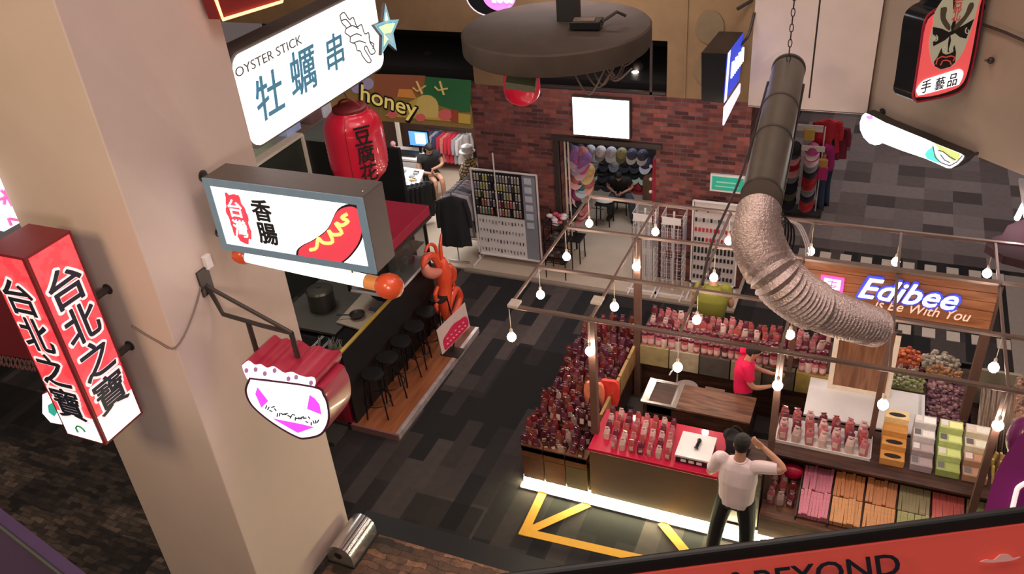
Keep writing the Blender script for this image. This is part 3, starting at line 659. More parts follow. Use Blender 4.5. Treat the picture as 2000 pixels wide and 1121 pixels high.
u = vec.normalized(); L_ = vec.length; H_ = (Bq - Cq).length
w1 = [Cq + u * 0.03 + X3 * .012, Cq + u * .16 + X3 * .012, Bq + u * .16 + X3 * .012, Bq + u * .03 + X3 * .012]
obj('white_band', MB().prism(w1, (-.003, 0, 0)), m_litw2, t)
c = MB(); rr = random.Random(5)
for k in range(4):
    b0 = Cq + u * (.34 + .2 * k) + Z3 * H_ * .35 + X3 * .014
    c.tube([b0, b0 + Z3 * .22, b0 + Z3 * .2 + u * .09, b0 + u * .1], .02, 6)
obj('brush_marks', c, m_litw2, t)
h0 = Cq + X3 * .03 - Z3 * .05
obj('lower_strip', MB().prism([h0, h0 + u * .95, h0 + u * .95 - Z3 * .14, h0 - Z3 * .26], (-.02, 0, 0)), mat('lit lilac white', (1, .9, 1), emit=.9, ecol=(.85, .78, .95), var=0), t)
obj('bracket', MB().tube(smooth_path([V((-1.8, 12.3, 4.6)), V((-1.85, 12.2, 4.3)), V((-1.95, 12.0, 4.2))], 4), .02), m_dark, t, smooth=True)
obj('bracket', MB().tube([V((-1.85, 12.35, 4.75)), fA + V((-.1, 0, 0))], .025), m_dark, t)
# --- shop sign of the hat shop
t = thing('hat_shop_sign', 'glowing white lightbox above the hat shop doorway', 'sign', (-4.05, 12.38, 2.56))
obj('casing', MB().box(-4.53, -3.57, 12.30, 12.40, 2.56, 3.22), m_dark, t, bevel=.006)
obj('light_panel', MB().box(-4.51, -3.59, 12.292, 12.30, 2.58, 3.20), mat('glowing white panel', (1, 1, 1), emit=3.2, ecol=(1, .97, 1), var=0), t)
c = MB()
for i, (x, hh) in enumerate(((1146,8),(1164,14),(1173,10),(1192,7),(1212,12))):
    for k in range(3): p = aty(x + 1.5 * (k - 1), 222 + (k - 1) * 5, 12.288); c.bar(p - X3 * .02, p + X3 * .02, .012, .004)
obj('print_marks', c, m_lgrey, t)
# --- green sign
t = thing('green_notice', 'green notice board with white border on the brick wall', 'sign', (-2.0, 12.38, 1.8))
obj('board', MB().box(-2.30, -1.76, 12.35, 12.395, 1.80, 2.09), m_whitemet, t)
obj('green_panel', MB().box(-2.27, -1.79, 12.343, 12.35, 1.83, 2.06), m_green, t)
c = MB().box(-2.20, -1.90, 12.336, 12.343, 1.96, 1.98).box(-2.22, -1.86, 12.336, 12.343, 1.89, 1.905)
obj('print_lines', c, mat('pale green print', (.3, .65, .5), emit=.1, ecol=(.3, .65, .5)), t)
# --- honey sign
t = thing('honey_sign', 'colourful painted fascia board reading Honey above the clothes shop', 'sign', (-8.0, 12.35, 2.5))
obj('board', MB().box(-9.6, -6.36, 12.33, 12.40, 2.50, 3.33), mat('olive board', (.30, .19, .06), .6, emit=.04, ecol=(.5, .3, .08)), t)
def hz(x, y): return (690 + x / 5.604, 130 + y / 5.604)
def hp(name, pts, m, k=0, Y=12.322):
    P = [aty(*hz(*p), Y) for p in pts]
    if k: P = smooth_path(P + P[:1], k)[:-1]
    obj(name, MB().prism(P, (0, .004, 0)), m, t)
sgn = lambda n, c, e=.12: mat(n, c, .6, emit=e, ecol=c, var=.05)
hp('brown_print', [(240,80),(790,100),(720,330),(640,250),(500,240),(480,330),(230,340)], sgn('sign brown', (.30, .095, .045)))
hp('green_print', [(790,110),(1290,150),(1280,500),(1180,500),(930,420),(760,320)], sgn('sign green', (.025, .13, .045)))
hp('orange_print', [(500,245),(640,250),(690,350),(480,330)], sgn('sign orange', (.70, .27, .06)), Y=12.316)
hp('yellow_print', [(340,540),(720,330),(900,350),(925,480),(1070,600),(700,570)], sgn('sign yellow', (.52, .36, .06)), 0, 12.314)
hp('yellow_print', [(1150,510),(1285,530),(1280,630),(1150,615)], sgn('sign yellow', (.52, .36, .06)), 0, 12.314)
for cx, cy, r in ((1005, 530, 78), (735, 560, 55), (430, 525, 55)):
    hp('pink_dot', [(cx + r * math.cos(a * PI / 8), cy + r * .8 * math.sin(a * PI / 8)) for a in range(16)], sgn('sign pink', (.66, .13, .12)), 0, 12.310)
hp('red_print', [(1070,470),(1150,480),(1150,610),(1070,600)], sgn('sign red brown', (.33, .06, .03)), 0, 12.310)
for cx, cy, r in ((150, 190, 75), (40, 240, 60)):
    hp('lilac_print', [(cx + r * math.cos(a * PI / 8), cy + r * .9 * math.sin(a * PI / 8)) for a in range(16)], sgn('sign lilac', (.33, .27, .42), .2), 0, 12.310)
obj('sprigs', MB().tube([aty(*hz(690, 160), 12.3), aty(*hz(755, 300), 12.3)], .02, 5).tube([aty(*hz(650, 230), 12.3), aty(*hz(700, 270), 12.3), aty(*hz(790, 210), 12.3)], .016, 5).tube([aty(*hz(945, 160), 12.3), aty(*hz(990, 310), 12.3)], .02, 5).tube([aty(*hz(890, 220), 12.3), aty(*hz(930, 260), 12.3), aty(*hz(1030, 240), 12.3)], .016, 5), sgn('sprig yellow', (.66, .5, .16)), t)
text('outline', 'honey', m_lblk, t, aty(*hz(385, 405), 12.306), aty(*hz(690, 490), 12.3) - aty(*hz(100, 300), 12.3), Z3, w=1.14, h=.44, bold=.06)
hp('yellow_blob', [(700,540),(690,400),(740,320),(830,315),(880,340),(925,400),(930,500),(915,560)], sgn('sign honey', (.62, .45, .13)), 3, 12.312)
text('lettering', 'honey', sgn('letter yellow', (.75, .58, .16), .35), t, aty(*hz(385, 405), 12.298), aty(*hz(690, 490), 12.3) - aty(*hz(100, 300), 12.3), Z3, w=1.09, h=.39, bold=.01)
# --- big suspended disc with the things on and under it
DC = V((-3.60, 9.36, 5.2))
t = thing('hanging_disc', 'large round dark canopy disc hanging above the walkway', 'canopy', DC)
obj('disc', MB().lathe(DC, [(0.9, -0.27), (1.08, -0.25), (1.10, -0.22), (1.10, -0.02), (1.08, 0.0), (0.2, 0.01)], 64), mat('dull brown disc', (0.060, 0.042, 0.030), .75, var=.25, vscale=3), t, smooth=True)
obj('post', MB().box(DC.x - .02, DC.x + .2, DC.y + .1, DC.y + .32, 5.2, 9), m_black, t)
obj('truss', MB().tube(arc(DC - Z3 * .32, X3 * .8, Y3 * .8, 0, 2 * PI, 24), .018, 6).bar(DC + V((-.8, 0, -.3)), DC + V((.8, 0, -.3)), .03).bar(DC + V((0, -.8, -.3)), DC + V((0, .8, -.3)), .03), m_dark, t)
cb = MB(); rr = random.Random(11)
for i in range(9):
    a = -0.9 + .2 * i; p = DC + V((.55 * math.cos(a) + .1, -.7 + .1 * i, -.27)); q = p + V((rr.uniform(.2, .5), rr.uniform(-.2, .3), 0))
    cb.tube(smooth_path([p, (p + q) / 2 - Z3 * rr.uniform(.12, .3), q], 5), .011, 5)
obj('loose_cables', cb, mat('dusty cable', (.16, .11, .09), .7), t)
t = thing('floodlight', 'black floodlight lying on top of the round hanging disc', 'lamp', DC + V((.35, -.1, .01)))
obj('housing', MB().obox(DC + V((.42, -.12, .07)), V((.17, .02, 0)), V((-.01, .11, 0)), V((0, 0, .045))), m_blackg, t, bevel=.01)
obj('lens', MB().obox(DC + V((.40, -.14, .12)), V((.12, .015, 0)), V((-.01, .06, 0)), V((0, 0, .006))), mat('floodlight glass', (.2, .15, .13), .2), t)
obj('bracket', MB().tube([DC + V((.55, -.1, .06)), DC + V((.72, .05, .16)), DC + V((.8, .12, .1))], .018), m_dark, t)
FL = at(1018, 160, 4.6)
t = thing('floodlight', 'grey green floodlight hanging under the round disc', 'lamp', FL)
obj('housing', MB().obox(FL, V((.17, .04, -.03)), V((-.03, .11, .03)), V((0, 0, .04))), mat('grey green casing', (.12, .13, .08), .5), t, bevel=.01)
obj('bracket', MB().tube([FL + V((-.12, 0, .04)), V((FL.x, FL.y, 4.93))], .015).tube([FL + V((.12, 0, .04)), V((FL.x, FL.y, 4.93))], .015), m_dark, t)
RL = aty(1019, 165, 9.9)
t = thing('paper_lantern', 'red paper lantern half hidden under the round hanging disc', 'lantern', RL - Z3 * .3)
pr = [(0.24 * math.sqrt(max(.1, 1 - (abs(2 * i / 20 - 1)) ** 3)) , -.27 + .54 * i / 20) for i in range(21)]
obj('shade', MB().lathe(RL, pr, 28), m_lan, t, smooth='all')
obj('top_ring', MB().lathe(RL + Z3 * .27, [(.1, 0), (.1, .03)], 16), m_boxcase, t)
obj('cord', MB().tube([RL + Z3 * .28, V((RL.x, RL.y, 4.95))], .006), m_dark, t)
OV = aty(962, -8, 11.2)
t = thing('pink_round_sign', 'black rimmed oval sign with pink lit face, cut by the top edge', 'sign', OV)
ova = lambda k, dy, ox=0: [OV + V((ox, dy, 0)) + V((.34 * k * math.cos(a), 0, .27 * k * math.sin(a))) for a in [i * PI / 16 for i in range(32)]]
obj('casing', MB().prism(ova(1.05, 0, -.06), (-.03, .25, 0)), m_blackg, t, smooth=True)
obj('rim', MB().tube(ova(1.04, -.002, -.06), .012, 6, closed=True), m_whitemet, t)
obj('light_panel', MB().prism(ova(.74, -.01, .10), (0, .008, 0)), mat('lit orchid', (.8, .2, .7), emit=.75, ecol=(.85, .26, .74), var=0), t)
text('lettering', 'EGGS', m_litw2, t, OV + V((.16, -.02, .0)), X3, Z3, w=.32, h=.17, bold=.03)
# --- ventilation duct, hung on chains, ending in a flexible foil hose
D = [CAM + ray(x, y) * d for d, x, y in ((11.7, 1540, 136), (10.3, 1516, 245), (8.95, 1487, 385))]
F = [CAM + ray(x, y) * d for d, x, y in ((8.75, 1482, 412), (8.35, 1480, 470), (8.1, 1512, 535), (8.35, 1568, 585), (8.72, 1632, 615), (9.25, 1712, 640))]
t = thing('duct', 'long grey brown ventilation duct hung on chains and bent into a silver foil hose', 'duct', D[2])
m_duct = mat('galvanised duct', (0.165, 0.15, 0.13), 0.38, metal=0.55, var=.12, vscale=5)
n_ = 40; P = [D[0].lerp(D[2], i / n_) for i in range(n_ + 1)]
obj('rigid_pipe', MB().tube(P, [0.17] + [0.20] * (n_ - 1) + [.20], 32), m_duct, t, smooth=True)
for k in (.0, .36, .62, .99):
    p = D[0].lerp(D[2], k); u_ = (D[2] - D[0]).normalized(); obj('joint_band', MB().tube([p - u_ * .02, p + u_ * .02], .208, 32), mat('dark duct band', (.10, .09, .08), .4, metal=.5), t)
FP = even(smooth_path(F, 30), .026); rad = [0.200 + (0.017 if i % 2 else -0.012) + .0 * i for i in range(len(FP))]
rad = [r * (1.12 if .15 < i / len(FP) < .6 else 1.0) * (1 - .25 * max(0, i / len(FP) - .7)) for i, r in enumerate(rad)]
foil = mat('crinkled foil', (0.62, 0.50, 0.47), 0.33, metal=0.7, var=.3, vscale=40, bump=1.0, bscale=60)
obj('foil_hose', MB().tube(FP, rad, 28), foil, t)
def chain(name, p, q, label):
    c = MB(); d = (V(q) - V(p)); n = int(d.length / .09); u_ = d.normalized(); s_ = u_.cross(X3).normalized(); s2 = u_.cross(s_)
    for i in range(n):
        m = V(p) + d * ((i + .5) / n); s = s_ if i % 2 else s2
        c.tube(arc(m, u_ * .055, s * .022, 0, 2 * PI, 8)[:-1], .006, 4, closed=True)
    return solo(name, c, m_dark, label, 'chain')
chain('hanging_chain', D[0].lerp(D[2], .08) + Z3 * .2, D[0].lerp(D[2], .08) + V((0.0, .05, 2.3)), 'dark chain holding the far capped end of the duct')
for k, a, lab in ((0.25, (1578, 158), 'right one of the two thin rods at the capped end of the duct'),):
    p = D[0].lerp(D[2], k) + X3 * .3; solo('hanger_rod', MB().tube([p, p + Z3 * 3], .010), m_dark, lab, 'rod')
k2 = 0
for i, (sx, pts) in enumerate(((-1, [(1500, 160), (1452, 330), (1392, 470), (1372, 556)]), (1, [(1562, 165), (1537, 310), (1515, 430)]), (-1, [(1507, 160), (1478, 240), (1465, 330)]), (1, [(1570, 165), (1545, 300), (1520, 425)]))):
    Q = [CAM + ray(x, y) * (11.2 - 3.0 * (y - 160) / 396 + (0.2 if i > 1 else 0)) for x, y in pts]
    lab = ['dark cable slanting down left of the duct to the light grid', 'dark cable running close along the right flank of the duct', 'short dark cable hugging the left flank of the duct', 'outermost dark cable right of the duct'][i]
    solo('slanting_cable', MB().tube(smooth_path(Q, 6), .014, 6), m_dark, lab, 'cable')
cl = MB(); cc_ = CAM + ray(1520, 465) * 8.7
for i in range(4): cl.tube(arc(cc_ + V((.02 * i, 0, -.02 * i)), V((.05 + .01 * i, .08, 0)), V((0, .05, .24 - .01 * i)), 0, 2 * PI, 20)[:-1], .009, 5, closed=True)
solo('cable_coil', cl, m_black, 'coiled black cable hanging beside the foil hose', 'cable', smooth=True)
wl = MB()
for i in range(3): wl.tube(smooth_path([CAM + ray(1532 + 3 * i, 430) * 9.2, CAM + ray(1556 + 4 * i, 440) * 9.3, CAM + ray(1572 + 4 * i, 475) * 9.4, CAM + ray(1574 + 4 * i, 500) * 9.5], 5), .008, 5)
solo('loop_wires', wl, m_whitemet, 'pale wires looping down from the grid beside the coiled cable', 'cable', smooth=True)
# --- printed banner on the railing below the camera, and its black rail
BA, BB = at(1040, 1124, 7.1), at(2060, 992, 7.1)
bu = (BB - BA).normalized(); bn = V((bu.y, -bu.x, 0));
if bn.dot(CAM - BA) < 0: bn = -bn
dn = (-Z3 * .8 + bn * .6).normalized()
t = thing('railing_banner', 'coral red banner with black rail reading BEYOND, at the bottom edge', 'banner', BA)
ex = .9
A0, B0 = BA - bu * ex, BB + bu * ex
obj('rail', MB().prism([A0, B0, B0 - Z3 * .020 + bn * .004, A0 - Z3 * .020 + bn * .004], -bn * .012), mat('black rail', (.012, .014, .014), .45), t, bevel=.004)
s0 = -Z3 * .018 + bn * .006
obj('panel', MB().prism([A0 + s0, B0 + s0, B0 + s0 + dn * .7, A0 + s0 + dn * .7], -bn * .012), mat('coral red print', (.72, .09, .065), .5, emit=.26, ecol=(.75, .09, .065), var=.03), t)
pn = bu.cross(dn); pn = pn if pn.dot(CAM - BA) > 0 else -pn
def bp(x, y, o=.004): return atp(x, y, A0 + s0 + pn * o, pn)
l0, l1 = bp(1476, 1138), bp(1757, 1103)
text('lettering', 'BEYOND', m_navy, t, bp(1616, 1118), l1 - l0, -dn, w=(l1 - l0).length, h=(bp(1727, 1084) - bp(1737, 1125)).length, bold=.012, ext=.002)
text('ampersand', '&', m_navy, t, bp(1440, 1138), l1 - l0, -dn, h=(bp(1727, 1084) - bp(1737, 1125)).length, bold=.012, ext=.002)
cl = smooth_path([bp(x, y) for x, y in ((1913,1097),(1925,1092),(1940,1093),(1952,1083),(1968,1082),(1978,1089),(1992,1087),(1975,1094),(1940,1098),(1913,1097))], 3)[:-1]
obj('cloud_print', MB().prism(cl, pn * .002), mat('pale pink cloud', (.78, .38, .34), .5, emit=.2, ecol=(.8, .4, .36)), t)
# --- purple shapes near the camera
PB = CAM + ray(2010, 940) * 2.6
t = thing('purple_sign', 'blurred purple and magenta moulded sign at the right edge with a white stripe', 'sign', PB)
def pr_(x, y, d=2.6): return CAM + ray(x, y) * d
Q = [pr_(*p) for p in ((1912,1040),(1926,985),(1945,925),(1970,880),(2010,838),(2100,820),(2110,1060))]
vw = ray(2000, 940)
obj('body', MB().prism(smooth_path(Q + Q[:1], 4)[:-1], vw * .25), mat('purple gloss', (.17, .01, .15), .35, coat=.3, var=.2, vscale=5), t, smooth=True)
obj('stripe', MB().tube(smooth_path([pr_(1976, 1000, 2.58), pr_(1984, 965, 2.58), pr_(1990, 951, 2.58), pr_(2010, 940, 2.58)], 4), .006, 8), m_outl, t, smooth=True)
obj('upper_lobe', MB().ball(pr_(2006, 858, 2.7), .05, .05, .07, 16, 10), mat('plum gloss', (.16, .012, .12), .4, coat=.3), t, smooth=True)
E2 = [at(-60, 975, 6.9), at(0, 1024, 6.9), at(150, 1140, 6.9)]
t = thing('purple_railing_panel', 'purple panel with dark edge in the bottom left corner', 'panel', E2[1])
d_ = (E2[2] - E2[0]).normalized(); nn = V((d_.y, -d_.x, 0)); nn = -nn if nn.dot(CAM - E2[1]) < 0 else nn
A1, B1 = E2[0] - d_ * .5, E2[2] + d_ * .5
obj('panel', MB().prism([A1, B1, B1 - Z3 * .6 + nn * .3, A1 - Z3 * .6 + nn * .3], -nn * .02), mat('purple print', (.06, .028, .10), .5), t)
obj('edge', MB().tube([A1 + nn * .004, B1 + nn * .004], .0035, 8), mat('dark edge', (.04, .05, .045), .5), t)
# maroon canopy and a pink tube added for a neighbouring sign's glow, far right
Pc = [at(x, y, 2.6) for x, y in ((1925, 478), (1940, 462), (1958, 458), (1968, 440), (2000, 428), (2080, 440), (2080, 530), (1960, 500))]
solo('maroon_awning', MB().prism(Pc, (0, 0, -.10)), mat('maroon cloth', (.045, .018, .022), .9), 'dark maroon awning at the right edge behind the stall', 'awning')
tl = V(at(2004, 395, 2.9)); t = thing('tube_lamp', 'added pinkish glowing tube, standing for reflected sign glow above the maroon awning', 'lamp', tl)
obj('tube', MB().tube([tl + V((-.12, -.45, 0)), tl + V((.1, .45, 0))], .03, 10), mat('added pink glow', (1, .9, .95), emit=28, ecol=(1, .78, .86), var=0), t)
obj('fitting', MB().box(tl.x - .06, tl.x + .06, tl.y - .5, tl.y + .5, tl.z + .035, tl.z + .08), m_whitemet, t)  # casing made up for the added tube
# ================================================================ the snack stall
GX = [-3.56, -2.60, -1.61, -0.58, 0.44, 1.46, 2.45]; GY = [7.36, 8.25, 9.28, 10.20]; GZ = 2.6
t = thing('stall_canopy_frame', 'bronze metal tube grid on brown posts over the snack stall', 'frame', (-0.6, 8.8, 0))
for y in GY: obj('beam', MB().bar((GX[0] - .02, y, GZ), (GX[-1] + .6, y, GZ), 0.045, 0.035), m_bronze, t, bevel=.003)
for x in GX[:6]: obj('cross_beam', MB().bar((x, GY[0], GZ - .005), (x, GY[-1], GZ - .005), 0.03, 0.03), m_bronze, t, bevel=.003)
for x, y, r, z0 in ((-2.6, 7.42, .042, .9), (-2.6, 9.28, .045, 0), (-.575, 7.44, .035, 0), (.44, 8.3, .03, .9), (1.46, 9.28, .05, 0), (1.46, 7.42, .035, 0), (-.60, 9.28, .03, .9)):
    obj('post', MB().box(x - r, x + r, y - r, y + r, z0, GZ - .02), m_brownpost, t, bevel=.003)
obj('corner_plate', MB().box(-3.56, -3.44, 7.30, 7.44, GZ + .02, GZ + .05), m_cream, t)
obj('corner_plate', MB().box(-2.68, -2.56, 7.62, 7.76, GZ + .02, GZ + .05), m_cream, t)
# bulbs
b0 = thing('pendant_bulb', 'x', 'light bulb', (-3.54, 7.32, 2.2), 'bare bulbs hung in rows from the stall grid', local=True)
obj('glass', MB().lathe((0, 0, 0), [(.006, -.062), (.034, -.050), (.050, -.022), (.050, .006), (.038, .030), (.022, .048), (.016, .056)], 16), m_bulb, b0, smooth='all')
obj('socket', MB().lathe((0, 0, .05), [(.017, 0), (.018, .05), (.010, .062)], 12), m_cream, b0, smooth=True)
obj('cord', MB().tube([(0, 0, .11), (0, 0, .385)], .0045, 6), m_cream, b0)
rowname = ['front', 'second', 'third', 'rear']; colname = ['first', 'second', 'third', 'fourth', 'fifth', 'sixth']
first = True
for j, y in enumerate((7.32, 8.25, 9.21, 10.16)):
    for i, x in enumerate((-3.55, -2.6, -1.61, -.57, .44, 1.45)):
        if (j == 1 and i == 4) or (j == 2 and i >= 3): continue
        lab = f'glowing bare bulb, {colname[i]} from the left in the {rowname[j]} row of the stall grid'
        if first: b0.location = (x, y, 2.2); b0['label'] = lab; first = False
        else: dup(b0, (x, y, 2.2), label=lab)
# board sign
t = thing('stall_sign', 'orange wooden plank board with glowing blue white Edibee lettering', 'sign', (.43, 9.24, 2.0))
bx0, bx1, bz0, bz1 = -.60, 1.47, 2.02, 2.62
for k in range(5): obj('plank', MB().box(bx0, bx1, 9.20, 9.245, bz0 + k * .12 + .003, bz0 + (k + 1) * .12 - .003), m_woodorange, t, bevel=.003)
obj('trim', MB().box(bx0, bx1, 9.17, 9.25, bz0 - .03, bz0), m_bronze, t)
obj('trim', MB().box(bx0, bx1, 9.17, 9.25, bz1, bz1 + .03), m_bronze, t)
def bz(x, y, o=.0): return aty(1520 + x / 4.167, 440 + y / 4.167, 9.195 - o)
m_edi = mat('glowing sign letters', (1, 1, 1), emit=2.2, ecol=(.85, .9, 1.0), var=0)
m_glow = mat('blue letter return', (.03, .04, .5), emit=.5, ecol=(.10, .12, .95), var=0)
pu = bz(1470, 610) - bz(660, 500); cE = (bz(1470, 610) + bz(660, 500)) / 2
text('letter_backing', 'Edibee', m_glow, t, cE + Z3 * .01, X3, Z3, w=1.07, h=.30, bold=.045, shear=.35, ext=.02)
text('lettering', 'Edibee', m_edi, t, cE + Z3 * .01 - Y3 * .025, X3, Z3, w=1.03, h=.265, bold=.012, shear=.35, ext=.01)
text('tagline', 'is Be With You', mat('peach print', (.9, .6, .45), emit=.5, ecol=(.9, .62, .48), var=0), t, bz(1170, 690, .01), X3, Z3, w=1.0, h=.13, shear=.3, bold=.004)
lg = MB().prism([bz(350, 405, .02), bz(540, 435, .02), bz(525, 555, .02), bz(335, 525, .02)], (0, .02, 0))
obj('logo_panel', lg, mat('glowing magenta', (.9, .05, .4), emit=1.1, ecol=(1.0, .10, .42), var=0), t)
obj('logo_face', MB().prism([bz(375, 430, .03), bz(512, 452, .03), bz(500, 530, .03), bz(362, 510, .03)], (0, .008, 0)), mat('glowing pink white', (1, .8, .9), emit=1.5, ecol=(1.0, .72, .88), var=0), t)
c = MB()
for pts in ([(400,455),(480,468)], [(440,450),(430,515)], [(395,485),(478,498)], [(405,510),(465,505)]): c.tube([bz(x, y, .034) for x, y in pts], .006, 5)
obj('logo_mark', c, mat('magenta print', (.8, .1, .4), emit=.6, ecol=(.9, .15, .45), var=0), t)

# ---------------- product models (local, standing on z = 0)
pk_cols = [('packet dark red', (.20, .018, .022)), ('packet maroon', (.07, .010, .016)), ('packet rust', (.20, .045, .030)), ('packet plum', (.13, .028, .055)), ('packet foil', (.42, .30, .27))]
pmats = [mat(n, c, .28, var=.3, vscale=25, coat=.5) for n, c in pk_cols]
pink = [mat('pouch pink', (.52, .16, .19), .3, var=.3, vscale=30, coat=.5), mat('pouch rose', (.74, .48, .46), .3, var=.3, vscale=30, coat=.5), mat('pouch dark wine', (.14, .02, .04), .3, var=.3, coat=.5), mat('pouch brick', (.40, .07, .07), .3, var=.3, coat=.5)]
m_lab = mat('cream label', (.62, .48, .40), .5); m_foil2 = mat('silver twist', (.6, .55, .55), .25, metal=.8)
def pouch_mesh(nm, mats, w, d, h, seed):
    r = random.Random(seed); b = MB(); rings = []
    for k, (zz, s, sd) in enumerate(((0, .85, 1), (.15, 1, 1), (.45, 1.02, 1.05), (.72, .95, .8), (.84, .8, .35), (.9, .45, .3), (1.0, .75, .12))):
        cx, cy = r.uniform(-.006, .006), r.uniform(-.006, .006)
        rings.append([V((cx + w / 2 * s * math.copysign(abs(math.cos(a)) ** .6, math.cos(a)), cy + d / 2 * sd * math.copysign(abs(math.sin(a)) ** .6, math.sin(a)), h * zz)) for a in [i * PI / 5 for i in range(10)]])
    b.loft(rings); b.m = 1; b.box(-w * .3, w * .3, -d * .56, -d * .48, h * .22, h * .52); b.m = 2; b.lathe((0, 0, h * .88), [(w * .24, -.004), (w * .24, .008)], 8)
    me = b.mesh(nm); fix(me, True, mats, b.mi); return me
def mk_inst(name, me, loc, rot, label, cat, group, scale=1.0):
    o = bpy.data.objects.new(name, me); COL.objects.link(o); o.location = loc; o.rotation_euler = rot
    if scale != 1: o.scale = (scale,) * 3
    return setp(o, label, cat, group)
tallm = [pouch_mesh('tall_pouch', [m, m_lab if i % 2 else pmats[4], m_foil2], .085, .05, .25, i) for i, m in enumerate(pmats)]
pinkm = [pouch_mesh('pouch', [m, m_lab, m_foil2], .085, .06, .20, 20 + i) for i, m in enumerate(pink)]
def jar_mesh(i, c):
    b = MB(); b.lathe((0, 0, 0), [(.034, 0), (.037, .01), (.037, .11), (.030, .13)], 12); b.m = 1; b.lathe((0, 0, .13), [(.034, 0), (.034, .028), (.02, .034)], 12); b.m = 2; b.lathe((0, 0, .03), [(.0376, 0), (.0376, .06)], 12)
    me = b.mesh('gift_jar'); fix(me, True, [c, pink[2], m_lab if i % 2 else pink[1]], b.mi); return me
jarm = [jar_mesh(i, c) for i, c in enumerate((pink[0], pink[1], pink[3], pink[2]))]

# ---------------- left display unit
t = thing('display_shelf', 'dark wood display shelf along the left end of the stall, wooden crates below', 'shelf', (-3.05, 8.5, 0))
obj('body', MB().box(-3.47, -2.66, 7.34, 9.95, .12, .56), m_wooddark, t)
obj('base', MB().box(-3.40, -2.72, 7.5, 9.9, 0, .12), m_black, t)
obj('tier', MB().box(-3.50, -2.62, 7.22, 9.98, .56, .60), m_wooddark, t, bevel=.004)
obj('tier', MB().box(-3.30, -2.70, 7.60, 9.9, .60, .72), m_wooddark, t)
m_crate = mat('amber crate board', (.13, .045, .016), .5, var=.5, vscale=7); m_crate2 = mat('olive crate board', (.10, .07, .03), .5, var=.3, vscale=5)
for i in range(3):
    x = -3.48 + i * .285
    obj('front_bin', MB().box(x, x + .275, 7.15, 7.33, .60, .68).box(x, x + .275, 7.15, 7.165, .52, .68), m_crate, t, bevel=.003)
    obj('front_bin', MB().box(x, x + .275, 7.16, 7.34, .14, .50), m_crate if i < 2 else m_crate2, t, bevel=.003)
for i in range(5):
    y = 7.75 + i * .40
    obj('side_crate', MB().box(-2.66, -2.62, y, y + .37, .60, .90), mat('yellow crate board', (.36, .22, .09), .5, var=.35, vscale=6), t, bevel=.003)
n = 0; rr = random.Random(21)
for j in range(25):
    for i in range(8):
        x = -3.47 + i * .104 + rr.uniform(-.015, .015); y = 7.22 + j * .107 + rr.uniform(-.02, .02)
        z = .60 + (.0 if x < -3.31 or y < 7.6 else .12)
        if abs(x + 2.6) < .06 and abs(y - 9.28) < .08: continue
        if -2.72 < x and 7.3 < y < 7.52: continue
        mk_inst('snack_pouch', rr.choice(tallm[:4] if rr.random() < .8 else tallm), (x, y, z), (rr.uniform(-.22, .22), rr.uniform(-.2, .2), rr.uniform(-.6, .6)), 'dark red wrapped pouch standing upright among many on the left display shelf', 'snack pouch', 'dark red pouches on the left display shelf', rr.uniform(.85, 1.1))
for i, (x, y, c) in enumerate(((-2.83, 8.02, (.85, .22, .12)), (-2.66, 8.12, (.75, .05, .04)))):
    z0 = .74; P = smooth_path([V((x - .11, y, z0)), V((x + .11, y + .02, z0)), V((x + .12, y + .03, z0 + .34)), V((x, y + .03, z0 + .37)), V((x - .12, y + .02, z0 + .33)), V((x - .11, y, z0))], 3)[:-1]
    solo('gift_bag', MB().prism(P, (0, .05, 0)), mat(f'bag film {i}', c, .3, emit=.04, ecol=c, coat=.5, var=.25), ['orange gift bag with a red foot among the pouches', 'narrow red bag against the brown post of the left shelf'][i], 'bag', smooth=True)
# ---------------- rear counter and its goods
t = thing('rear_counter', 'dark rear counter of the stall with crates hanging on its inner side', 'counter', (-1.4, 9.6, 0))
obj('body', MB().box(-2.60, -.10, 9.36, 9.95, 0, .92), m_wooddark, t, bevel=.004)
obj('top_board', MB().box(-2.60, -.10, 9.33, 10.0, .92, .95), m_wooddark, t)
ccr = [(.34, .27, .13), (.40, .34, .24), (.08, .07, .06), (.30, .24, .16), (.10, .08, .06), (.30, .22, .06)]
for i in range(6):
    x = -2.56 + i * .41
    obj('crate', MB().box(x, x + .395, 9.24, 9.36, .62, .93), mat(f'crate side {i}', ccr[i], .6, var=.3, vscale=9), t, bevel=.004)
rr = random.Random(4)
for j, (y, z) in enumerate(((9.30, .935), (9.50, .95), (9.70, .95), (9.88, .95))):
    for i in range(27):
        x = -2.50 + i * .0885 + rr.uniform(-.012, .012)
        if abs(x + 2.6) < .09 or abs(x + .6) < .07 and y < 9.4: continue
        if j < 2: mk_inst('gift_jar', rr.choice(jarm), (x, y, z), (0, 0, rr.uniform(0, 3)), 'pink and white wrapped jar in the front rows on the rear counter', 'jar', 'pink jars along the rear counter', rr.uniform(1.0, 1.35))
        else: mk_inst('snack_pouch', rr.choice(pinkm), (x, y, z), (rr.uniform(-.1, .1), rr.uniform(-.1, .1), rr.uniform(-.4, .4)), 'plum and rose pouch in the back rows on the rear counter', 'snack pouch', 'plum pouches at the back of the rear counter', rr.uniform(.9, 1.15))
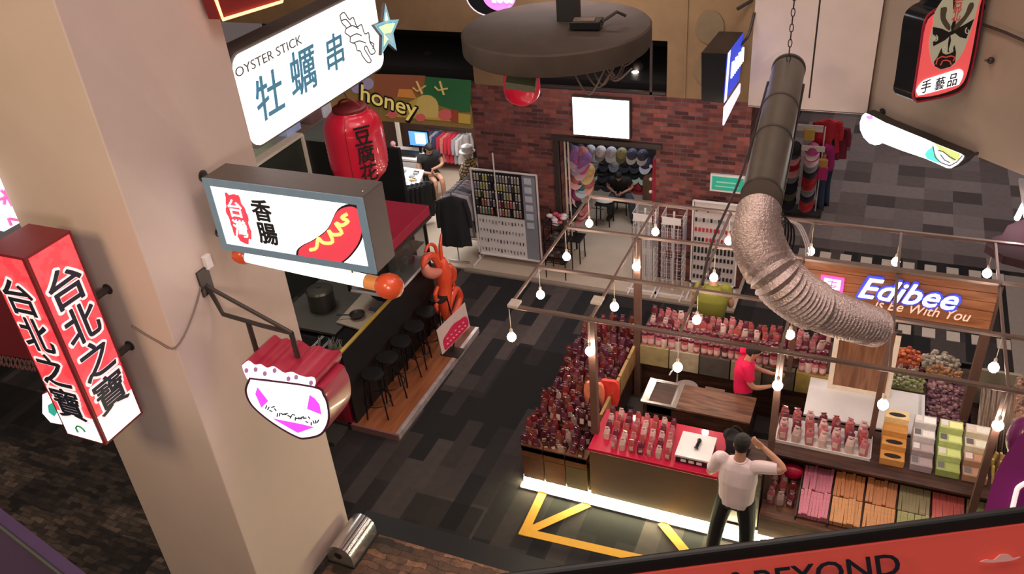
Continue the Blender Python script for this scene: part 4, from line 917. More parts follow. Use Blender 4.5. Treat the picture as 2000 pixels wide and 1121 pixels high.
# ---------------- front red counter
t = thing('front_counter', 'front counter with glossy red top and bronze front panel over a glowing floor strip', 'counter', (-1.86, 7.5, 0))
obj('front_panel', MB().box(-2.60, -1.08, 7.17, 7.22, .12, .87), m_panel, t)
obj('body', MB().box(-2.60, -1.10, 7.22, 7.80, .12, .87), m_wooddark, t)
obj('red_top', MB().box(-2.60, -1.08, 7.12, 7.86, .87, .915), m_red, t, bevel=.006)
obj('end_panel', MB().box(-1.08, -1.03, 7.2, 7.86, .12, .87), m_wooddark, t)
t = thing('led_strip', 'bright warm white light strip glowing along the foot of the stall front', 'light strip', (-1.0, 7.3, 0))
obj('tube', MB().box(-3.50, 1.6, 7.175, 7.215, .05, .095), m_led, t)
obj('floor_glow', MB().box(-3.52, 1.62, 7.10, 7.175, .0, .03), mat('lit diffuser', (1, 1, .9), emit=1.7, ecol=(1.0, .97, .80), var=0), t)  # glowing band added to stand for floor lit by the tube
obj('channel', MB().box(-3.52, 1.62, 7.22, 7.36, .0, .118), m_steel, t)
rr = random.Random(9)
for k in range(8):
    for i in range(5):
        x = -2.42 + k * .107 - .014 * i; y = 7.22 + i * .125
        if k == 0 and i < 1: continue
        lab = ['first', 'second', 'third', 'fourth', 'fifth', 'sixth', 'seventh', 'eighth', 'ninth'][k]
        mk_inst('snack_pouch', pinkm[(2, 0, 1, 3)[(k + i * 2 + (i * k) % 3) % 4]], (x, y, .915), (-.12, 0, rr.uniform(-.3, .3)), f'shiny pink and wine pouch in the {lab} file from the left on the red counter', 'snack pouch', f'pouches in the {lab} file on the red counter', .86)
t = thing('card_terminal_box', 'flat white topped black box with a handset on the red counter', 'machine', (-1.42, 7.45, .915))
obj('body', MB().box(-1.58, -1.20, 7.22, 7.62, .915, 1.0), m_black, t, bevel=.006)
obj('white_top', MB().box(-1.59, -1.19, 7.21, 7.63, 1.0, 1.03), m_white, t, bevel=.006)
obj('handset', MB().tube(smooth_path([V((-1.37, 7.50, 1.05)), V((-1.36, 7.44, 1.10)), V((-1.38, 7.36, 1.05))], 4), [.028] + [.02] * 7 + [.03], 8), m_blackg, t, smooth=True)
obj('key_row', MB().box(-1.52, -1.46, 7.215, 7.22, .94, .975).box(-1.43, -1.37, 7.215, 7.22, .94, .975).box(-1.34, -1.28, 7.215, 7.22, .94, .975), m_whitemet, t)
bg = MB()
bg.box(-1.06, -.84, 7.54, 7.70, .92, 1.12)
for x, y, z, r in ((-1.00, 7.62, 1.02, .11), (-.90, 7.58, 1.03, .11), (-1.04, 7.66, 1.08, .09)): bg.ball((x, y, z), r, r * .8, r * 1.1, 12, 8)
bg.tube(arc((-.98, 7.6, 1.12), X3 * .08, Z3 * .16, 0, PI), .016, 8)
bg.v = [v + V((noise.noise(v * 7), noise.noise(v * 7 + V((9, 0, 0))), 0)) * .04 for v in bg.v]
setp(vox('shoulder_bag', bg, m_blackcloth, .012, None, 4), 'crumpled black bag with a loop handle beside the white topped box', 'bag')
t = thing('stall_step', 'dark wooden cabinet end joining the two front counters', 'cabinet', (-.8, 7.7, 0))
obj('body', MB().box(-1.02, -.62, 7.25, 7.85, .12, .95), m_wooddark, t, bevel=.004)
# ---------------- sink counter
t = thing('sink_counter', 'brown wooden island counter with a steel sink at its left end', 'counter', (-1.55, 8.38, 0))
obj('body', MB().box(-2.22, -.92, 8.17, 8.60, 0, .87), m_wooddark, t)
obj('wood_top', MB().box(-1.80, -.90, 8.14, 8.63, .87, .90), m_woodbrown, t, bevel=.004)
sk_m = MB().box(-2.25, -1.80, 8.14, 8.17, .87, .905).box(-2.25, -1.80, 8.60, 8.63, .87, .905).box(-2.25, -2.17, 8.17, 8.60, .87, .905).box(-1.86, -1.80, 8.17, 8.60, .87, .905)
obj('sink_rim', sk_m, m_steel, t, bevel=.004)
obj('sink_basin', MB().box(-2.17, -2.155, 8.17, 8.6, .74, .90).box(-1.875, -1.86, 8.17, 8.6, .74, .90).box(-2.17, -1.86, 8.17, 8.185, .74, .90).box(-2.17, -1.86, 8.585, 8.6, .74, .90).box(-2.17, -1.86, 8.17, 8.6, .73, .745), m_steel, t)
obj('faucet', MB().tube(smooth_path([V((-1.90, 8.62, .90)), V((-1.90, 8.62, 1.12)), V((-1.93, 8.56, 1.17)), V((-1.97, 8.48, 1.12))], 4), .012, 8), m_steel, t, smooth=True)
solo('scrub_cloth', MB().ball((-1.96, 8.34, .765), .08, .06, .02, 10, 6), mat('mauve cloth', (.30, .10, .20), .9), 'crumpled mauve cloth lying in the sink', 'cloth', smooth=True)
def bin_(x, y, z, r, h, m, label):
    t = thing('storage_tub', label, 'tub', (x, y, z)); obj('tub', MB().lathe((x, y, z), [(r * .85, 0), (r, h), (r * .93, h), (r * .8, .02)], 20), m, t, smooth=True); obj('rim', MB().lathe((x, y, z + h), [(r * 1.04, -.012), (r * 1.04, 0), (r * .93, .002)], 20), m, t)
bin_(-1.85, 8.98, .12, .15, .45, mat('clear grey plastic', (.30, .24, .23), .3), 'grey plastic tub behind the sink')
solo('stool_box', MB().box(-1.62, -1.36, 8.85, 9.10, 0, .55), mat('brown carton', (.25, .15, .11), .8), 'brown carton standing behind the sink counter', 'box', bevel=.005)
# ---------------- steel counter, wooden hatch
t = thing('steel_counter', 'pale glossy white steel topped counter on the right of the stall', 'counter', (.35, 8.9, 0))
obj('top_plate', MB().box(-.33, 1.0, 8.50, 9.28, .87, .90), m_white, t, bevel=.004)
obj('body', MB().box(-.31, .98, 8.54, 9.26, 0, .87), m_black, t)
obj('edge_strip', MB().box(.93, .95, 8.52, 9.26, .90, .915), m_steel, t)
t = thing('hatch_frame', 'upright reddish wood panel in a cream frame standing on the steel counter', 'panel', (.25, 9.15, .9))
hp_ = [V((-.10, 9.10, .90)), V((.57, 9.06, .90))]
hw, hh = .68, .98
obj('wood_panel', MB().box(-.06, .54, 9.10, 9.13, .94, .9 + hh), m_woodpanel, t)
f = MB().box(-.12, -.06, 9.08, 9.14, .90, .9 + hh).box(.54, .60, 9.08, 9.14, .90, .9 + hh).box(-.06, .54, 9.08, 9.14, .90, .955)
obj('frame', f, mat('cream frame paint', (.80, .68, .56), .5, emit=.05, ecol=(1, .8, .6)), t, bevel=.003)
obj('top_rail', MB().box(-.12, .60, 9.08, 9.14, .86 + hh, .90 + hh), m_brownpost, t)
# ---------------- right front: low shelf of wafers, upper shelf with pouches and boxes
t = thing('wafer_shelf', 'dark stepped counter on the right front of the stall with a low display shelf', 'shelf', (.75, 7.6, 0))
obj('low_body', MB().box(-.60, 2.1, 7.17, 7.62, .12, .44), m_woodbrown, t)
obj('low_base', MB().box(-.58, 2.1, 7.38, 8.4, 0, .12), m_black, t)
obj('riser', MB().box(-.60, 2.1, 7.86, 8.42, .44, .87), m_wooddark, t)
obj('top_board', MB().box(-.60, 2.1, 7.70, 8.44, .87, .90), m_wooddark, t, bevel=.004)
obj('low_board', MB().box(-.60, 2.1, 7.15, 7.86, .44, .46), m_woodbrown, t, bevel=.003)
sl = MB()
for i in range(8): x = -.22 + i * .334; sl.prism([V((x - .008, 7.20, .46)), V((x - .008, 7.86, .46)), V((x - .008, 7.86, .68)), V((x - .008, 7.20, .52))], (.016, 0, 0))
obj('dividers', sl, m_wooddark, t)
obj('backing', MB().prism([V((-.23, 7.24, .46)), V((-.23, 7.86, .46)), V((-.23, 7.86, .62)), V((-.23, 7.24, .47))], (2.33, 0, 0)), m_wooddark, t)
wcols = [((.50, .15, .22), (.62, .20, .28), 'pink'), ((.50, .19, .07), (.62, .30, .12), 'caramel orange'), ((.52, .21, .09), (.64, .31, .13), 'golden orange'), ((.26, .22, .12), (.34, .34, .14), 'olive green'), ((.48, .10, .09), (.56, .14, .12), 'brick red'), ((.25, .24, .11), (.36, .40, .12), 'leaf green'), ((.5, .2, .08), (.6, .3, .1), 'orange')]
def wafer(nm, c):
    b = MB().box(-.0165, .0165, -.155, .155, 0, .10); me = b.mesh(nm); fix(me, False, [mat(nm, c, .4, var=.25, vscale=30, coat=.3)]); return me
rr = random.Random(8)
for k in range(6):
    ca, cb_, nm = wcols[k]; mA, mB = wafer(f'wafer {nm} a', ca), wafer(f'wafer {nm} b', cb_)
    for row in range(2):
        for i in range(9):
            if k == 1 and row == 1 and False: continue
            x = -.205 + k * .334 + .02 + i * .0345; y = 7.40 + row * .31; z = .49 + row * .085 + (.02 if rr.random() < .15 else 0)
            if k == 0 or True: mk_inst('wafer_pack', mB if row == 0 else mA, (x, y, z), (.28, 0, rr.uniform(-.03, .03)), f'thin {nm} snack pack in the {"front" if row == 0 else "back"} row of the low shelf', 'snack pack', f'{nm} packs, {"front" if row == 0 else "back"} row of the low shelf')
# dark pouches at the left end of the low shelf
rr = random.Random(2)
for i in range(8):
    mk_inst('snack_pouch', rr.choice(pinkm + tallm[:1]), (-.52 + (i % 3) * .11, 7.38 + (i // 3) * .17, .46), (rr.uniform(-.25, .1), 0, rr.uniform(-.5, .5)), 'mixed pouch at the left end of the low shelf beside the man', 'snack pouch', 'mixed pouches at the left end of the low shelf')
solo('red_cushion', MB().ball((-.33, 7.78, .62), .13, .09, .10, 14, 8), m_red, 'red cloth bundle behind the pouches at the left end of the low shelf', 'bundle', smooth=True)
t = thing('pouch_tray', 'white wire tray holding rows of pink pouches on the right front counter', 'tray', (-.07, 8.1, .9))
obj('tray', MB().box(-.58, .46, 7.90, 8.36, .90, .91).box(-.58, -.565, 7.90, 8.36, .91, .95).box(-.58, .46, 7.90, 7.91, .91, .94).box(.45, .46, 7.9, 8.36, .91, .95), m_whitemet, t)
rr = random.Random(12)
for k in range(7):
    for i in range(4):
        lab = ['first', 'second', 'third', 'fourth', 'fifth', 'sixth', 'seventh'][k]
        mk_inst('snack_pouch', pinkm[(k + i) % 4] if i else pinkm[k % 2], (-.50 + k * .145 - .01 * i, 7.96 + i * .105, .91), (-.1, 0, rr.uniform(-.35, .35)), f'pink pouch in the {lab} file of the white tray', 'snack pouch', f'pouches in the {lab} file of the white tray', 1.15)
# stepped boxes
def card(name, m, inner): return None
bxs = [(.55, .25, 'orange wooden', (.58, .27, .07), (.80, .60, .30)), (.86, .22, 'grey violet', (.34, .27, .28), (.60, .56, .55)), (1.12, .23, 'lime green', (.32, .38, .12), (.50, .58, .22)), (1.38, .24, 'brown and cream', (.42, .24, .15), (.75, .66, .50))]
for k, (x, wd, nm, c1, c2) in enumerate(bxs):
    for i in range(4):
        y = 7.90 + i * .15; z = .90 + i * .075; hgt = .12
        c = c2 if (k == 3 and i > 1) or (k == 2 and i > 0) or (k == 1 and i > 1) or (k == 0 and i == 3) else c1
        pos = ['frontmost', 'second', 'third', 'rearmost'][i]
        t = thing('product_box', f'{nm} product box, {pos} step of its column on the right counter', 'box', (x + wd / 2, y + .07, .9), f'{nm} product boxes stepped up the right counter')
        obj('carton', MB().box(x, x + wd, y, y + .145, .90, z + hgt - .03), mat(f'{nm} carton {int(c is c2)}', c, .45, var=.15, emit=.03, ecol=c), t, bevel=.003)
        if k == 0: obj('printed_picture', MB().prism([V((x + wd * (.5 + .36 * math.cos(a)), y + .065 + .035 * math.sin(a * 1.0), z + hgt - .03)) for a in [j * PI / 7 for j in range(14)]], (0, 0, .002)) if i in (0, 1, 3) else MB().box(x + .02, x + wd - .02, y + .05, y + .1, z + hgt - .03, z + hgt - .029), m_lblk if i != 2 else mat('orange label', (.65, .33, .08)), t)
        else:
            cb0 = t.children[0]; obj('label', MB().box(x + wd * .42, x + wd * .96, y + .02, y + .12, z + hgt - .03, z + hgt - .028), mat(f'{nm} label {i}', [min(1, q * (1.2 + .2 * i)) for q in c], .4, emit=.04, ecol=c), cb0)
            obj('picture', MB().box(x + wd * .05, x + wd * .34, y + .04, y + .13, z + hgt - .03, z + hgt - .027), m_whitemet if i % 2 else m_lgrey, cb0)
rr = random.Random(31)
yel = [mat('yellow stick pack', (.48, .34, .10), .4, coat=.3), mat('amber stick pack', (.42, .24, .08), .4, coat=.3)]
b = MB().box(-.012, .012, -.02, .02, 0, .2); stm = []
for m in yel: me = b.mesh('stick_pack'); fix(me, False, [m]); stm.append(me)
for i in range(24):
    mk_inst('stick_pack', stm[i % 2], (1.68 + (i % 8) * .045, 7.95 + (i // 8) * .13, .90), (rr.uniform(-.3, .1), rr.uniform(-.2, .2), rr.uniform(-.6, .6)), 'yellow stick pack standing right of the stepped boxes', 'snack pack', 'yellow stick packs at the right end of the counter')
# ---------------- bins of sweets at the back right
def heap(name, x0, x1, y0, y1, z0, z1, cols, r, n, label, seed):
    rr = random.Random(seed); b = MB()
    for i in range(n):
        x = rr.uniform(x0, x1); y = rr.uniform(y0, y1); f_ = (y - y0) / (y1 - y0); z = z0 + (z1 - z0) * f_ + rr.uniform(-.02, .05) + .04 * math.sin((x - x0) / (x1 - x0) * PI)
        b.m = rr.randrange(len(cols)); s = r * rr.uniform(.7, 1.25); b.ball((x, y, z), s, s * rr.uniform(.6, 1), s * rr.uniform(.5, .9), 6, 4)
    ms = [mat('sweet %.2f %.2f %.2f' % c, c, .3, coat=.5, var=.2) for c in cols]
    b.m = 0; b.prism([V((x0, y0, z0 - .06)), V((x0, y1, z0 - .06)), V((x0, y1, z1)), V((x0, y0, z0))], (x1 - x0, 0, 0))
    return solo(name, b, ms, label, 'sweets', smooth=True)
t = thing('sweet_bins', 'dark sloping bin unit behind the steel counter holding loose sweets', 'bin', (1.1, 9.55, 0))
obj('body', MB().prism([V((1.02, 9.12, 0)), V((1.02, 9.98, 0)), V((1.02, 9.98, .92)), V((1.02, 9.12, .46))], (.50, 0, 0)).box(.60, 1.02, 9.40, 9.98, 0, .80), m_wooddark, t)
obj('lip', MB().box(1.02, 1.52, 9.08, 9.12, 0, .52), m_black, t)
obj('lip', MB().box(.6, 1.52, 9.96, 10.0, 0, .98), m_black, t)
setp(heap('sweet_heap', 1.04, 1.50, 9.14, 9.72, .56, .84, [(.26, .13, .17), (.20, .09, .14), (.38, .22, .24), (.14, .07, .08)], .032, 300, 'heap of purple wrapped sweets in the sloping bin', 1), kind='stuff')
setp(heap('sweet_heap', .62, .98, 9.44, 9.66, .82, .90, [(.30, .34, .14), (.40, .38, .26), (.24, .28, .14)], .028, 110, 'heap of pale green sweets just behind the steel counter', 2), kind='stuff')
setp(heap('sweet_heap', .62, .92, 9.82, 9.95, .95, 1.02, [(.70, .17, .07), (.75, .26, .10), (.5, .08, .06)], .03, 70, 'heap of orange sweets at the left rear of the bins', 3), kind='stuff')
setp(heap('sweet_heap', .95, 1.36, 9.80, 9.95, .95, 1.04, [(.42, .38, .32), (.5, .46, .4), (.34, .29, .24)], .03, 90, 'heap of grey white sweets along the rear of the bins', 4), kind='stuff')
setp(heap('sweet_heap', 1.0, 1.40, 9.72, 9.80, .88, .94, [(.48, .29, .13), (.42, .20, .12)], .026, 70, 'band of tan sweets above the purple heap', 5), kind='stuff')
rr = random.Random(17)
for i in range(6): mk_inst('snack_pouch', pinkm[i % 3], (.64 + i * .06, 9.72, .85), (0, 0, rr.uniform(-.5, .5)), 'small pink pouch behind the green sweets', 'snack pouch', 'pink pouches behind the green sweets', .7)
t = thing('curtained_case', 'narrow case with a clear ribbed curtain at the right rear of the stall', 'display case', (1.8, 9.3, 0))
cu_ = MB(); rings = []
for i in range(30):
    x = 1.60 + i * .0145; y = 8.95 + .02 * math.sin(i * 1.6); cu_v = 0
    rings.append([V((x, y, .5)), V((x, y + .55, .98)), V((x + .004, y + .56, .985)), V((x + .004, y + .005, .5))])
cu_.loft(rings)
obj('curtain', cu_, mat('ribbed clear curtain', (.30, .22, .17), .25, var=.2, vscale=20, coat=.6), t, smooth='all')
obj('body', MB().box(1.58, 2.05, 9.0, 9.9, 0, .48), m_wooddark, t); obj('back_panel', MB().box(1.58, 2.05, 9.85, 9.9, .48, 1.0), mat('pale panel', (.36, .33, .24), .6), t)
setp(heap('sweet_heap', 1.95, 2.6, 8.75, 9.6, .85, 1.15, [(.42, .24, .18), (.50, .30, .24), (.32, .20, .15)], .035, 260, 'heap of dusty orange sweets at the right edge of the stall', 6), kind='stuff')
solo('bin_stand', MB().box(2.08, 2.7, 8.75, 9.7, 0, .82), m_wooddark, 'dark stand under the orange sweets at the right edge', 'stand')
# ---------------- yellow tape on the floor
tp = MB()
def tape(p, q, w_=.11):
    z = .010 + .0012 * len(tp.f) / 6; p, q = V((*p, z)), V((*q, z)); tp.bar(p, q, w_, .004)
a_, b_, c_, d2 = at(1024, 1040), at(1064, 955), at(1150, 985), at(1250, 1092)
tape(a_[:2], b_[:2]); tape((a_.x + .03, a_.y + .02), c_[:2]); tape(a_[:2], (d2.x + .4, d2.y + .02)); e_, f_ = at(1292, 1022), at(1350, 1092); tape(e_[:2], f_[:2])
tp.box(a_.x - .055, a_.x + .055, a_.y - .055, a_.y + .055, .004, .0185)
solo('floor_tape', tp, m_yellowtape, 'yellow tape arrow lines stuck on the carpet before the glowing strip', 'tape')
# ---------------- metal bin by the column
t = thing('litter_bin', 'brushed metal round topped litter bin lying against the foot of the column', 'bin', (-5.02, 5.55, 0))
bc = V((-5.05, 5.55, 0)); hwid, hl = .17, .27
prof = [V((0, -hl, 0)) + bc + V((hwid * math.cos(a), 0, .13 + .17 * math.sin(a))) for a in [i * PI / 14 for i in range(15)]]
prof = [bc + V((hwid, -hl, .02))] + prof + [bc + V((-hwid, -hl, .02))]
obj('body', MB().prism(prof, (0, 2 * hl, 0)), m_steel, t, smooth=True)
obj('base', MB().box(bc.x - hwid - .015, bc.x + hwid + .015, bc.y - hl - .015, bc.y + hl + .015, 0, .03), m_black, t)
rb = MB()
for a in (.35, .5, .62): rb.prism([bc + V(((hwid + .002) * math.cos(a * PI * .6 + k), -hl, .13 + .172 * math.sin(a * PI * .6 + k))) for k in (0, .05)] + [bc + V(((hwid - .01) * math.cos(a * PI * .6 + .02), -hl, .13 + .16 * math.sin(a * PI * .6 + .02)))], (0, 2 * hl, 0))
obj('ribs', rb, m_blackg, t)
obj('opening', MB().lathe(bc + V((-.02, -hl, .15)), [(.05, -.0), (.05, .006)], 16, axis=(0, -1, 0)), m_black, t)
# ================================================================ the black kiosk on its timber deck
t = thing('kiosk_deck', 'orange timber deck with a bright metal nosing in front of the black kiosk', 'deck', (-6.0, 8.7, 0))
obj('boards', MB().box(-6.25, -5.50, 7.40, 10.05, 0, .10), m_woodfloor, t)
obj('nosing', MB().box(-5.50, -5.44, 7.40, 10.05, 0, .105), mat('scuffed bright nosing', (.66, .55, .55), .3, metal=.4, var=.4, vscale=8), t, bevel=.004)
obj('end_nosing', MB().box(-6.25, -5.44, 7.37, 7.40, 0, .10), mat('rosy nosing', (.24, .12, .11), .5), t)
t = thing('kiosk_counter', 'long black kiosk counter with a brass edge on the timber deck', 'counter', (-6.2, 8.6, .1))
obj('front_board', MB().box(-6.16, -6.12, 7.42, 10.0, .10, 1.32), m_black, t)
obj('brass_edge', MB().box(-6.165, -6.115, 7.42, 10.0, 1.32, 1.34), m_gold, t)
obj('worktop', MB().box(-6.75, -6.19, 7.50, 10.0, .92, .96), m_blackg, t)
obj('cabinet', MB().box(-6.72, -6.20, 7.5, 9.98, .10, .92), m_black, t)
t = thing('end_cabinet', 'red cabinet at the near end of the black kiosk', 'cabinet', (-6.4, 7.43, .0))
obj('body', MB().box(-6.70, -6.20, 7.40, 7.50, .02, 1.15), m_crim, t, bevel=.006)
obj('recessed_panel', MB().box(-6.66, -6.30, 7.39, 7.40, .06, .80), m_redd, t)
obj('mesh_edge', MB().box(-6.70, -6.20, 7.385, 7.40, .80, .84), m_red, t)
obj('kick', MB().box(-7.0, -6.2, 7.36, 7.5, 0, .10), m_dark, t)
# kitchen floor + equipment inside
struct('floor_kiosk', MB().box(-9.0, -6.25, 7.0, 10.05, -.05, .06), mat('kiosk floor', (.05, .05, .045), .6))
def solid(nm, b, m, lab, cat, **k): return solo(nm, b, m, lab, cat, **k)
t = thing('kitchen_bench', 'dark steel kitchen bench inside the kiosk', 'bench', (-7.3, 8.4, .06))
obj('top', MB().box(-7.9, -6.80, 7.3, 8.1, .86, .90), m_blackg, t); obj('top', MB().box(-7.9, -6.80, 8.2, 10.0, .92, .96), mat('dim steel top', (.20, .19, .17), .35, metal=.6), t)
obj('body', MB().box(-7.88, -6.82, 7.32, 9.98, .06, .86), m_black, t)
pc = at(628, 585, 1.1)
t = thing('stock_pot', 'tall dark stock pot on the kiosk bench', 'pot', (pc.x, pc.y, .96))
obj('body', MB().lathe((pc.x, pc.y, .96), [(.19, 0), (.2, .02), (.2, .30), (.205, .31)], 24), mat('dull pot steel', (.12, .12, .11), .35, metal=.8), t, smooth=True)
obj('lid', MB().lathe((pc.x, pc.y, 1.27), [(.205, 0), (.18, .03), (.03, .05), (.03, .08)], 24), mat('dull pot lid', (.16, .16, .14), .3, metal=.8), t, smooth=True)
obj('handle', MB().tube(arc((pc.x - .2, pc.y, 1.2), V((-.05, 0, 0)), V((0, .06, 0)), -PI / 2, PI / 2), .01), m_dark, t)
q1 = at(690, 612, .99)
t = thing('cutting_board', 'pale beige cutting board on the kiosk bench', 'board', (q1.x, q1.y, .96))
obj('slab', MB().prism([at(x, y, .97) for x, y in ((657, 632), (712, 572), (738, 590), (722, 652))], (0, 0, .03)), mat('beige board', (.50, .40, .30), .6), t, bevel=.004)
t = thing('frying_pan', 'dark pan lying on the cutting board', 'pan', at(695, 622, 1.0))
pc2 = at(698, 617, 1.02)
obj('pan', MB().lathe(pc2, [(.09, 0), (.12, .04), (.115, .04), (.085, .008)], 20), m_dark, t, smooth=True); obj('handle', MB().tube([pc2 + V((-.1, -.06, .04)), pc2 + V((-.26, -.14, .06))], .011), m_black, t)
t = thing('weighing_scale', 'small blue grey scale beside the cutting board', 'scale', at(733, 600, .96)); pc3 = at(738, 600, 1.0)
obj('body', MB().obox(pc3, X3 * .09, Y3 * .12, Z3 * .035), mat('blue grey plastic', (.09, .13, .17), .4), t, bevel=.006); obj('platter', MB().obox(pc3 + Z3 * .042, X3 * .08, Y3 * .09, Z3 * .006), m_steel, t)
u1 = at(640, 668, 1.0)
t = thing('utensil_tray', 'open dark tray of steel tongs and knives inside the kiosk', 'tray', (u1.x, u1.y, .9)); 
obj('tray', MB().box(u1.x - .3, u1.x + .35, u1.y - .18, u1.y + .2, .90, .93), m_blackg, t, bevel=.006)
rr = random.Random(6)
for i in range(6):
    p = V((u1.x - .2 + i * .08, u1.y - .05 + rr.uniform(-.05, .05), .96)); d_ = V((rr.uniform(-.1, .05), rr.uniform(.1, .2), .02))
    solo('tongs', MB().tube([p - d_, p + d_], .009).tube([p - d_ + X3 * .02, p + d_ + X3 * .03], .008), m_steel, ['steel tongs, nearest the column in the kiosk tray', 'second steel utensil in the kiosk tray', 'third steel utensil in the kiosk tray', 'fourth steel utensil in the kiosk tray', 'fifth steel utensil in the kiosk tray', 'steel utensil nearest the brass edge in the kiosk tray'][i], 'utensil')
y1 = at(668, 692, 1.0)
for i, (dx, c, lb) in enumerate(((0, (.45, .40, .12), 'yellow'), (-.11, (.20, .24, .14), 'olive'), (-.2, (.35, .35, .33), 'grey'))):
    solo('squeeze_bottle', MB().lathe((y1.x + dx, y1.y + .02 * i, .96), [(.035, 0), (.037, .02), (.035, .15), (.012, .18), (.006, .24)], 12), mat(lb + ' bottle', c, .4), f'{lb} squeeze bottle at the near end of the kiosk', 'bottle', smooth=True)
# black back walls of the kiosk with cream capping
w_ = MB().box(-9.2, -9.08, 8.2, 11.25, 0, 2.58); struct('wall_kiosk', w_, mat('dark green board', (.028, .032, .024), .6))
struct('trim_6', MB().box(-9.22, -9.04, 8.2, 11.25, 2.58, 2.63).box(-9.07, -9.03, 11.20, 11.26, .5, 2.6), m_cream)
struct('wall_kiosk_ledge', MB().box(-10.2, -9.2, 8.2, 11.4, 2.30, 2.34), mat('ledge with green light', (.42, .50, .36), .5, emit=.05, ecol=(.5, .65, .45)))  # green light on the ledge is put into its colour and faint glow
struct('wall_kiosk_roof', MB().box(-9.15, -8.35, 11.25, 12.3, 2.50, 2.56), mat('slate blue roof', (.16, .19, .18), .6))
struct('wall_kiosk_side', MB().box(-9.10, -7.2, 11.26, 11.34, 0, 2.5), m_black)
for i, (px, py, c, lb) in enumerate(((563, 258, (.35, .45, .75), 'blue and white carton on the ledge behind the oyster sign'), (635, 222, (.62, .62, .75), 'white machine housing left of the red lantern'), (610, 235, (.20, .11, .12), 'dull purple brown box beside the white machine housing'))):
    p = at(px, py, 2.62 if i == 0 else 2.56)
    solo('carton', MB().obox(p + Z3 * .12, X3 * .14, Y3 * .2, Z3 * .12), mat('carton paint %d' % i, c, .5, emit=.1 if i < 2 else 0, ecol=c), lb, 'box', bevel=.01)
# bar stools
st = None
def make_stool():
    t = thing('bar_stool', 'x', 'stool', (0, 0, 0), 'bar stools along the black kiosk', local=True)
    obj('seat', MB().lathe((0, 0, .66), [(.14, 0), (.155, .02), (.15, .05), (.05, .055)], 18), m_black, t, smooth=True)
    for sx in (-1, 1):
        for sy in (-1, 1): obj('leg', MB().tube([(sx * .10, sy * .10, .66), (sx * .15, sy * .15, 0)], .012, 6), m_blackg, t)
    obj('foot_ring', MB().tube(arc((0, 0, .25), X3 * .19, Y3 * .19, 0, 2 * PI, 20)[:-1], .008, 5, closed=True), m_blackg, t)
    return t
s0 = make_stool()
for i in range(6):
    lab = 'black bar stool, ' + ['nearest the column', 'second from the column', 'third from the column', 'fourth from the column', 'fifth from the column', 'farthest from the column'][i] + ' along the kiosk'
    loc = (-5.92, 7.72 + i * .40, .10)
    if i == 0: s0.location = loc; s0['label'] = lab; s0.rotation_euler.z = .3
    else: dup(s0, loc, .3 + i * .5, lab)
# glass display case with red roof
t = thing('display_case', 'glass food case with a dark red roof on the far end of the kiosk counter', 'display case', (-6.4, 9.4, 1.34))
obj('roof', MB().box(-6.85, -5.98, 8.72, 9.95, 2.12, 2.28), m_crim, t, bevel=.01)
obj('roof_trim', MB().box(-6.85, -5.97, 8.71, 9.96, 2.07, 2.12), m_dark, t)
m_glass = mat('smoked case glass', (.05, .06, .055), .08, alpha=.45, var=0)
obj('glass', MB().box(-6.10, -6.09, 8.80, 9.90, 1.35, 2.07), m_glass, t); obj('glass', MB().box(-6.8, -6.10, 8.80, 8.81, 1.35, 2.07), m_glass, t)
for x, y in ((-6.09, 8.78), (-6.09, 9.92), (-6.82, 8.78), (-6.82, 9.92)): obj('corner_post', MB().box(x - .02, x + .02, y - .02, y + .02, 1.345, 2.08), m_black, t)
obj('inner_shelf', MB().box(-6.80, -6.12, 8.82, 9.88, 1.66, 1.68), m_steel, t)
obj('base_frame', MB().box(-6.84, -6.07, 8.76, 9.94, 1.345, 1.37), m_whitemet, t)
rr = random.Random(41)
for i in range(7): solo('food_tub', MB().lathe((-6.3 - .28 * (i % 2), 8.95 + .13 * i, 1.37), [(.05, 0), (.06, .09), (.055, .09)], 12), mat('tub colour %d' % (i % 3), ((.5, .12, .12), (.2, .3, .2), (.55, .5, .45))[i % 3], .5), 'small food tub, ' + ['nearest', 'second', 'third', 'fourth', 'fifth', 'sixth', 'farthest'][i] + ' inside the glass case', 'tub', smooth=True)
# red orange inflated lobster and the poster board under it
LB = atx(868, 540, -5.95)
t = thing('lobster_prop', 'bright orange red lobster balloon figure upright beside the kiosk', 'prop', V((-5.92, 9.75, .8)))
m_lob = mat('orange red balloon', (.78, .085, .03), .3, coat=.6, emit=.05, ecol=(.9, .1, .04))
m_lob2 = mat('pink balloon', (.80, .28, .22), .3, coat=.6)
def lp(x, y, o=0): return atx(x, y, -5.88 + o)
def seg(nm, pts, rs, m=m_lob):
    P = smooth_path([lp(*p) for p in pts], 5); n = len(P) - 1
    k = len(rs) - 1; R_ = [rs[min(int(i / n * k), k - 1)] * (1 - (i / n * k) % 1) + rs[min(int(i / n * k) + 1, k)] * ((i / n * k) % 1) if i < n else rs[-1] for i in range(n + 1)]
    return obj(nm, MB().tube(P, R_, 14), m, t, smooth='all')
seg('body', [(862, 505), (866, 530), (868, 560), (868, 590), (872, 622)], [.06, .11, .13, .115, .12, .10, .05])
seg('antenna', [(862, 505), (860, 480), (862, 456)], [.035, .03, .012]); seg('antenna', [(856, 510), (850, 482), (838, 478), (830, 492)], [.03, .028, .025, .02])
seg('claw', [(858, 520), (845, 500), (830, 505), (826, 522)], [.05, .06, .055, .03]); seg('claw', [(858, 530), (845, 534), (834, 530), (830, 518)], [.06, .09, .085, .05], m_lob2)
seg('claw', [(876, 520), (884, 530), (886, 548)], [.06, .07, .04])
seg('tail_loop', [(874, 610), (880, 585), (890, 565), (898, 578), (892, 602), (880, 622)], [.05, .06, .055, .06, .055, .04])
